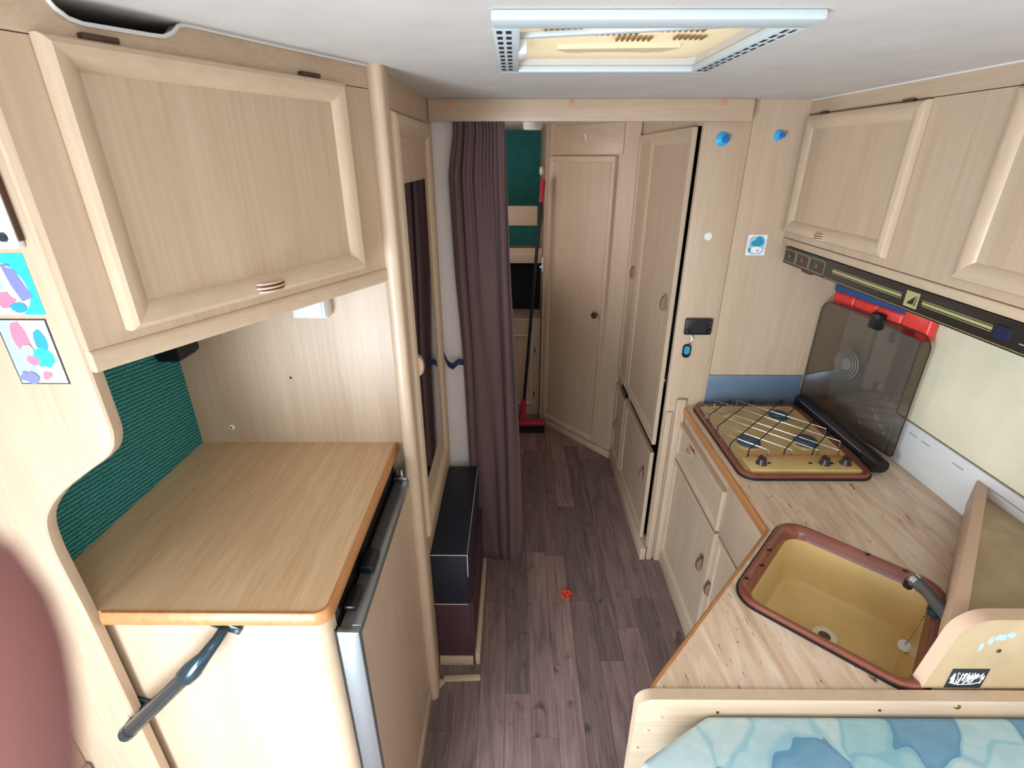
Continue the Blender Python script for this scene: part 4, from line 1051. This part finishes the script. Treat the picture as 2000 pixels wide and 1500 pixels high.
t = thing('window_1', (1.3, 1.0, 0.95), kind='structure')
obj('blind', bx((1.296, 0.42, 0.99), (1.3055, 1.535, 1.44)), 'cream', t, 'cream blind drawn down over the window')
obj('blind_fold', bx((1.293, 0.42, 1.35), (1.297, 1.535, 1.44)), 'cream', t)
bm = nb()
for a, b in (((1.294, 0.42, 0.984), (1.3055, 1.54, 0.988)), ((1.294, 1.536, 0.984), (1.3055, 1.54, 1.44))): box(bm, a, b)
obj('blind_edge', bm, 'door_ext', t)
obj('lower_board', bx((1.300, 0.68, 0.828), (1.3058, 1.53, 0.982)), 'white', t)
obj('side_board', bx((1.300, 1.545, 0.828), (1.3058, 1.916, 1.45)), 'white', t)
for y0, y1 in ((1.43, 1.465), (1.375, 1.41), (1.245, 1.285), (1.0, 1.16)): obj('vent_slot', bx((1.2992, y0, 0.949), (1.3005, y1, 0.952)), 'door_ext', t)

# corner shelf and end boards
t = thing('corner_shelf', (1.15, 0.85, ZW), 'raised tan corner shelf with a brown lip beside the sink', 'shelf')
SA_, SB_ = Vector((1.299, 1.197)), Vector((0.832, 0.700))
sdv = (SB_ - SA_).normalized(); SL = (SB_ - SA_).length
FS = frame(SA_.x, SA_.y, sdv.x, sdv.y, sdv.y, -sdv.x)
if (FS.to_3x3() @ Vector((0, 1, 0))).x > 0: FS = frame(SA_.x, SA_.y, sdv.x, sdv.y, -sdv.y, sdv.x)
bm = nb(); prism(bm, [(1.299, 1.19, 0.90), (0.852, 0.712, 0.90), (0.852, 0.688, 0.90), (1.299, 0.688, 0.90)], (0, 0, 0.025)); obj('board', bm, 'shelf', t)
obj('lip', bx((0.0, -0.026, 0.862), (SL, 0.0, 0.952), FS, 0.004), 'peach', t, 'brown rounded lip')
obj('riser', bx((0.0, -0.022, ZW), (SL - 0.10, -0.004, 0.864), FS), 'shelf', t)
tep = t = thing('upright_divider', (1.05, 0.67, ZW), 'tan upright end panel with a peach rounded edge beside the shelf', 'panel')
ep = round_poly([(0.792, 0.8385), (1.305, 0.8385), (1.305, 1.021), (0.815, 1.021)], [0, 0, 0, 0.06], 8)
bm = nb(); prism(bm, [(a, 0.661, b) for a, b in ep], (0, 0.026, 0), mi_side=1); obj('panel', bm, ['shelf', 'peach'], t)
t2 = thing('scribble_sticker', (0.868, 0.66, 0.838), 'black sticker with white scribbled lettering on the tan end panel', 'sticker')
obj('backing', bx((0.833, 0.6602, 0.8405), (0.903, 0.661, 0.893)), 'ink', t2, smooth=False)
bm = nb(); rs_ = random.Random(5)
for i in range(20):
    x_ = 0.839 + i * 0.0031
    pts = [(x_ + rs_.uniform(-0.003, 0.003), 0.66, 0.866 + rs_.uniform(-0.018, 0.018)) for _ in range(5)]
    tube(bm, pts, 0.0006, 4)
tube(bm, [(0.838, 0.66, 0.855), (0.855, 0.66, 0.85), (0.88, 0.66, 0.851), (0.898, 0.66, 0.857)], 0.0008, 4)
obj('lettering', bm, 'paper', t2, smooth=False)
bm = nb()
for cx_, cz_, w_, h_ in ((0.876, 0.968, 0.007, 0.016), (0.863, 0.952, 0.006, 0.014), (0.892, 0.977, 0.016, 0.012), (0.907, 0.984, 0.014, 0.009)):
    prism(bm, [(cx_ + a, 0.6604, cz_ + b) for a, b in blob(0, 0, w_ * 0.6, h_ * 0.7, 14, wob=0.9, seed=int(cx_ * 1000))], (0, 0.0006, 0))
obj('paint_residue', bm, 'paleblue', label='pale blue torn sticker residue on the tan end panel', cat='residue', smooth=False)
bm = nb(); lathe(bm, [(0.005, 0), (0.004, 0.0012)], (0.900, 0.661, 0.942), (0, -1, 0), 12); obj('screw_head', bm, 'brown_dark', tep)

t = thing('seat_back_board', (0.77, 0.646, 0), 'pale board with a rounded corner behind the blue seat cushion', 'board')
bp_ = round_poly([(0.236, 0.0), (1.305, 0.0), (1.305, 0.839), (0.236, 0.839)], [0, 0, 0, 0.03], 8)
bm = nb(); prism(bm, [(a, 0.634, b) for a, b in bp_], (0, 0.022, 0), mi_side=1); obj('panel', bm, ['wood_x', 'mould'], t)
for xx, zz, mk, rr in ((0.283, 0.785, 'screw', 0.0055), (0.262, 0.745, 'screw', 0.0055), (0.246, 0.69, 'screw', 0.0055), (0.392, 0.803, 'brown_dark', 0.003), (0.70, 0.812, 'brown_dark', 0.003), (0.845, 0.823, 'brass', 0.006)):
    bm = nb(); lathe(bm, [(rr, 0), (rr * 0.8, 0.002)], (xx, 0.634, zz), (0, -1, 0), 12); obj('screw', bm, mk, t)

t = thing('seat_cushion', (0.8, 0.55, 0.44), 'blue patterned backrest cushion against the pale board', 'cushion')
bm = nb()
cp = [(0.372, 0.632), (1.30, 0.632), (1.30, 0.50), (0.225, 0.50), (0.225, 0.548)]
prism(bm, [(a, b, 0.44) for a, b in cp], (0, 0, 0.362))
bmesh.ops.bevel(bm, geom=bm.edges[:], offset=0.014, segments=3, profile=0.5, affect='EDGES')
obj('cover', bm, 'cushion', t)
bm = nb(); tube(bm, [(0.235, 0.505, 0.797), (1.29, 0.505, 0.797)], 0.004, 8); obj('piping', bm, 'blue', t)
t = thing('bench', (0.8, 0.1, 0), 'upholstered bench below the blue backrest cushion', 'bench')
obj('base', bx((0.26, -0.25, 0.0), (1.30, 0.632, 0.33), bev=0.004), 'wood_x', t)
obj('seat_pad', bx((0.25, -0.25, 0.33), (1.30, 0.632, 0.438), bev=0.02), 'cushion', t)

# ------------------------------------------------------------------ bits on the floor
bm = nb(); rs_ = random.Random(11)
for i in range(7):
    c = Vector((0.236 + rs_.uniform(-0.022, 0.022), 1.672 + rs_.uniform(-0.018, 0.018), 0.004))
    a = rs_.random() * 6; l_ = rs_.uniform(0.010, 0.02)
    pts = [c + Vector((l_ * math.cos(a + j * 1.26) * rs_.uniform(0.5, 1), l_ * math.sin(a + j * 1.26) * rs_.uniform(0.5, 1), rs_.uniform(0, 0.008))) for j in range(5)]
    f0 = [bm.verts.new(p) for p in pts]; f1 = [bm.verts.new(p - Vector((0, 0, 0.0045))) for p in pts]
    bm.faces.new(f0); bm.faces.new(f1[::-1])
    for j in range(5): bm.faces.new((f0[j], f0[(j + 1) % 5], f1[(j + 1) % 5], f1[j]))
obj('crumpled_scrap', bm, 'scrap', label='crumpled red-orange scrap lying on the plank floor', cat='scrap', smooth=False)
bm = nb()
for i in range(60):
    x_, y_ = (rs_.uniform(-0.1, 0.6), rs_.uniform(0.9, 2.3))
    bmesh.ops.create_icosphere(bm, subdivisions=1, radius=rs_.uniform(0.0008, 0.0022), matrix=Matrix.Translation((x_, y_, 0.0012)))
obj('crumbs', bm, 'crumb', label='pale crumbs and dust scattered over the plank floor', cat='crumbs', kind='stuff')

# ------------------------------------------------------------------ the photographer's hand at the lower left of the lens
CM = Matrix.Translation(cam.location) @ cam.rotation_euler.to_matrix().to_4x4()
def cv(r_, u_, f_): return CM @ Vector((r_, u_, -f_))
hand_v = [cv(-0.075, -0.115, -0.02), cv(-0.07, -0.16, -0.05), cv(-0.08, -0.25, -0.12)]           # palm, wrist, forearm
hand_e = [(0, 1), (1, 2)]; hand_r = [0.026, 0.024, 0.034]
chains = [
    [(-0.052, -0.092, 0.0, 0.0105), (-0.037, -0.062, 0.016, 0.0092), (-0.0293, -0.036, 0.021, 0.0088), (-0.0277, -0.0160, 0.0206, 0.0088), (-0.0288, -0.0045, 0.0204, 0.0074)],   # index tip over the lens
    [(-0.072, -0.080, 0.008, 0.0105), (-0.068, -0.048, 0.022, 0.0095), (-0.058, -0.026, 0.016, 0.0088), (-0.05, -0.016, 0.004, 0.0078)],
    [(-0.090, -0.084, 0.004, 0.0102), (-0.092, -0.055, 0.018, 0.0092), (-0.084, -0.034, 0.012, 0.0085), (-0.074, -0.026, -0.002, 0.0076)],
    [(-0.104, -0.096, -0.004, 0.0095), (-0.110, -0.070, 0.008, 0.0083), (-0.104, -0.052, 0.004, 0.0076), (-0.094, -0.046, -0.008, 0.0068)],
    [(-0.050, -0.118, -0.034, 0.0125), (-0.030, -0.096, -0.042, 0.0105), (-0.020, -0.072, -0.040, 0.0095), (-0.016, -0.054, -0.036, 0.0082)]]  # thumb
for ch in chains:
    prev = 0
    for a, b, c, r_ in ch:
        hand_v.append(cv(a, b, c)); hand_r.append(r_); hand_e.append((prev, len(hand_v) - 1)); prev = len(hand_v) - 1
base = Vector(hand_v[2])
me = bpy.data.meshes.new('hand'); me.from_pydata([v - base for v in hand_v], hand_e, [])
ho = bpy.data.objects.new('hand', me); COL.objects.link(ho); ho.location = base; WL[ho] = base
me.materials.append(M['skin'])
sm = ho.modifiers.new('skin', 'SKIN')
for i, sv in enumerate(me.skin_vertices[0].data):
    sv.radius = (hand_r[i], hand_r[i]); sv.use_root = (i == 0)
sm.use_smooth_shade = True
sub = ho.modifiers.new('smooth', 'SUBSURF'); sub.levels = 2; sub.render_levels = 2
tag(ho, 'pinkish hand with a blurred fingertip at the lower left picture edge', 'hand')
bm = nb(); tube(bm, [cv(-0.077, -0.215, -0.093), cv(-0.084, -0.30, -0.16), cv(-0.095, -0.50, -0.32)], [0.044, 0.048, 0.058], 18)
obj('sleeve', bm, 'sleeve', ho)
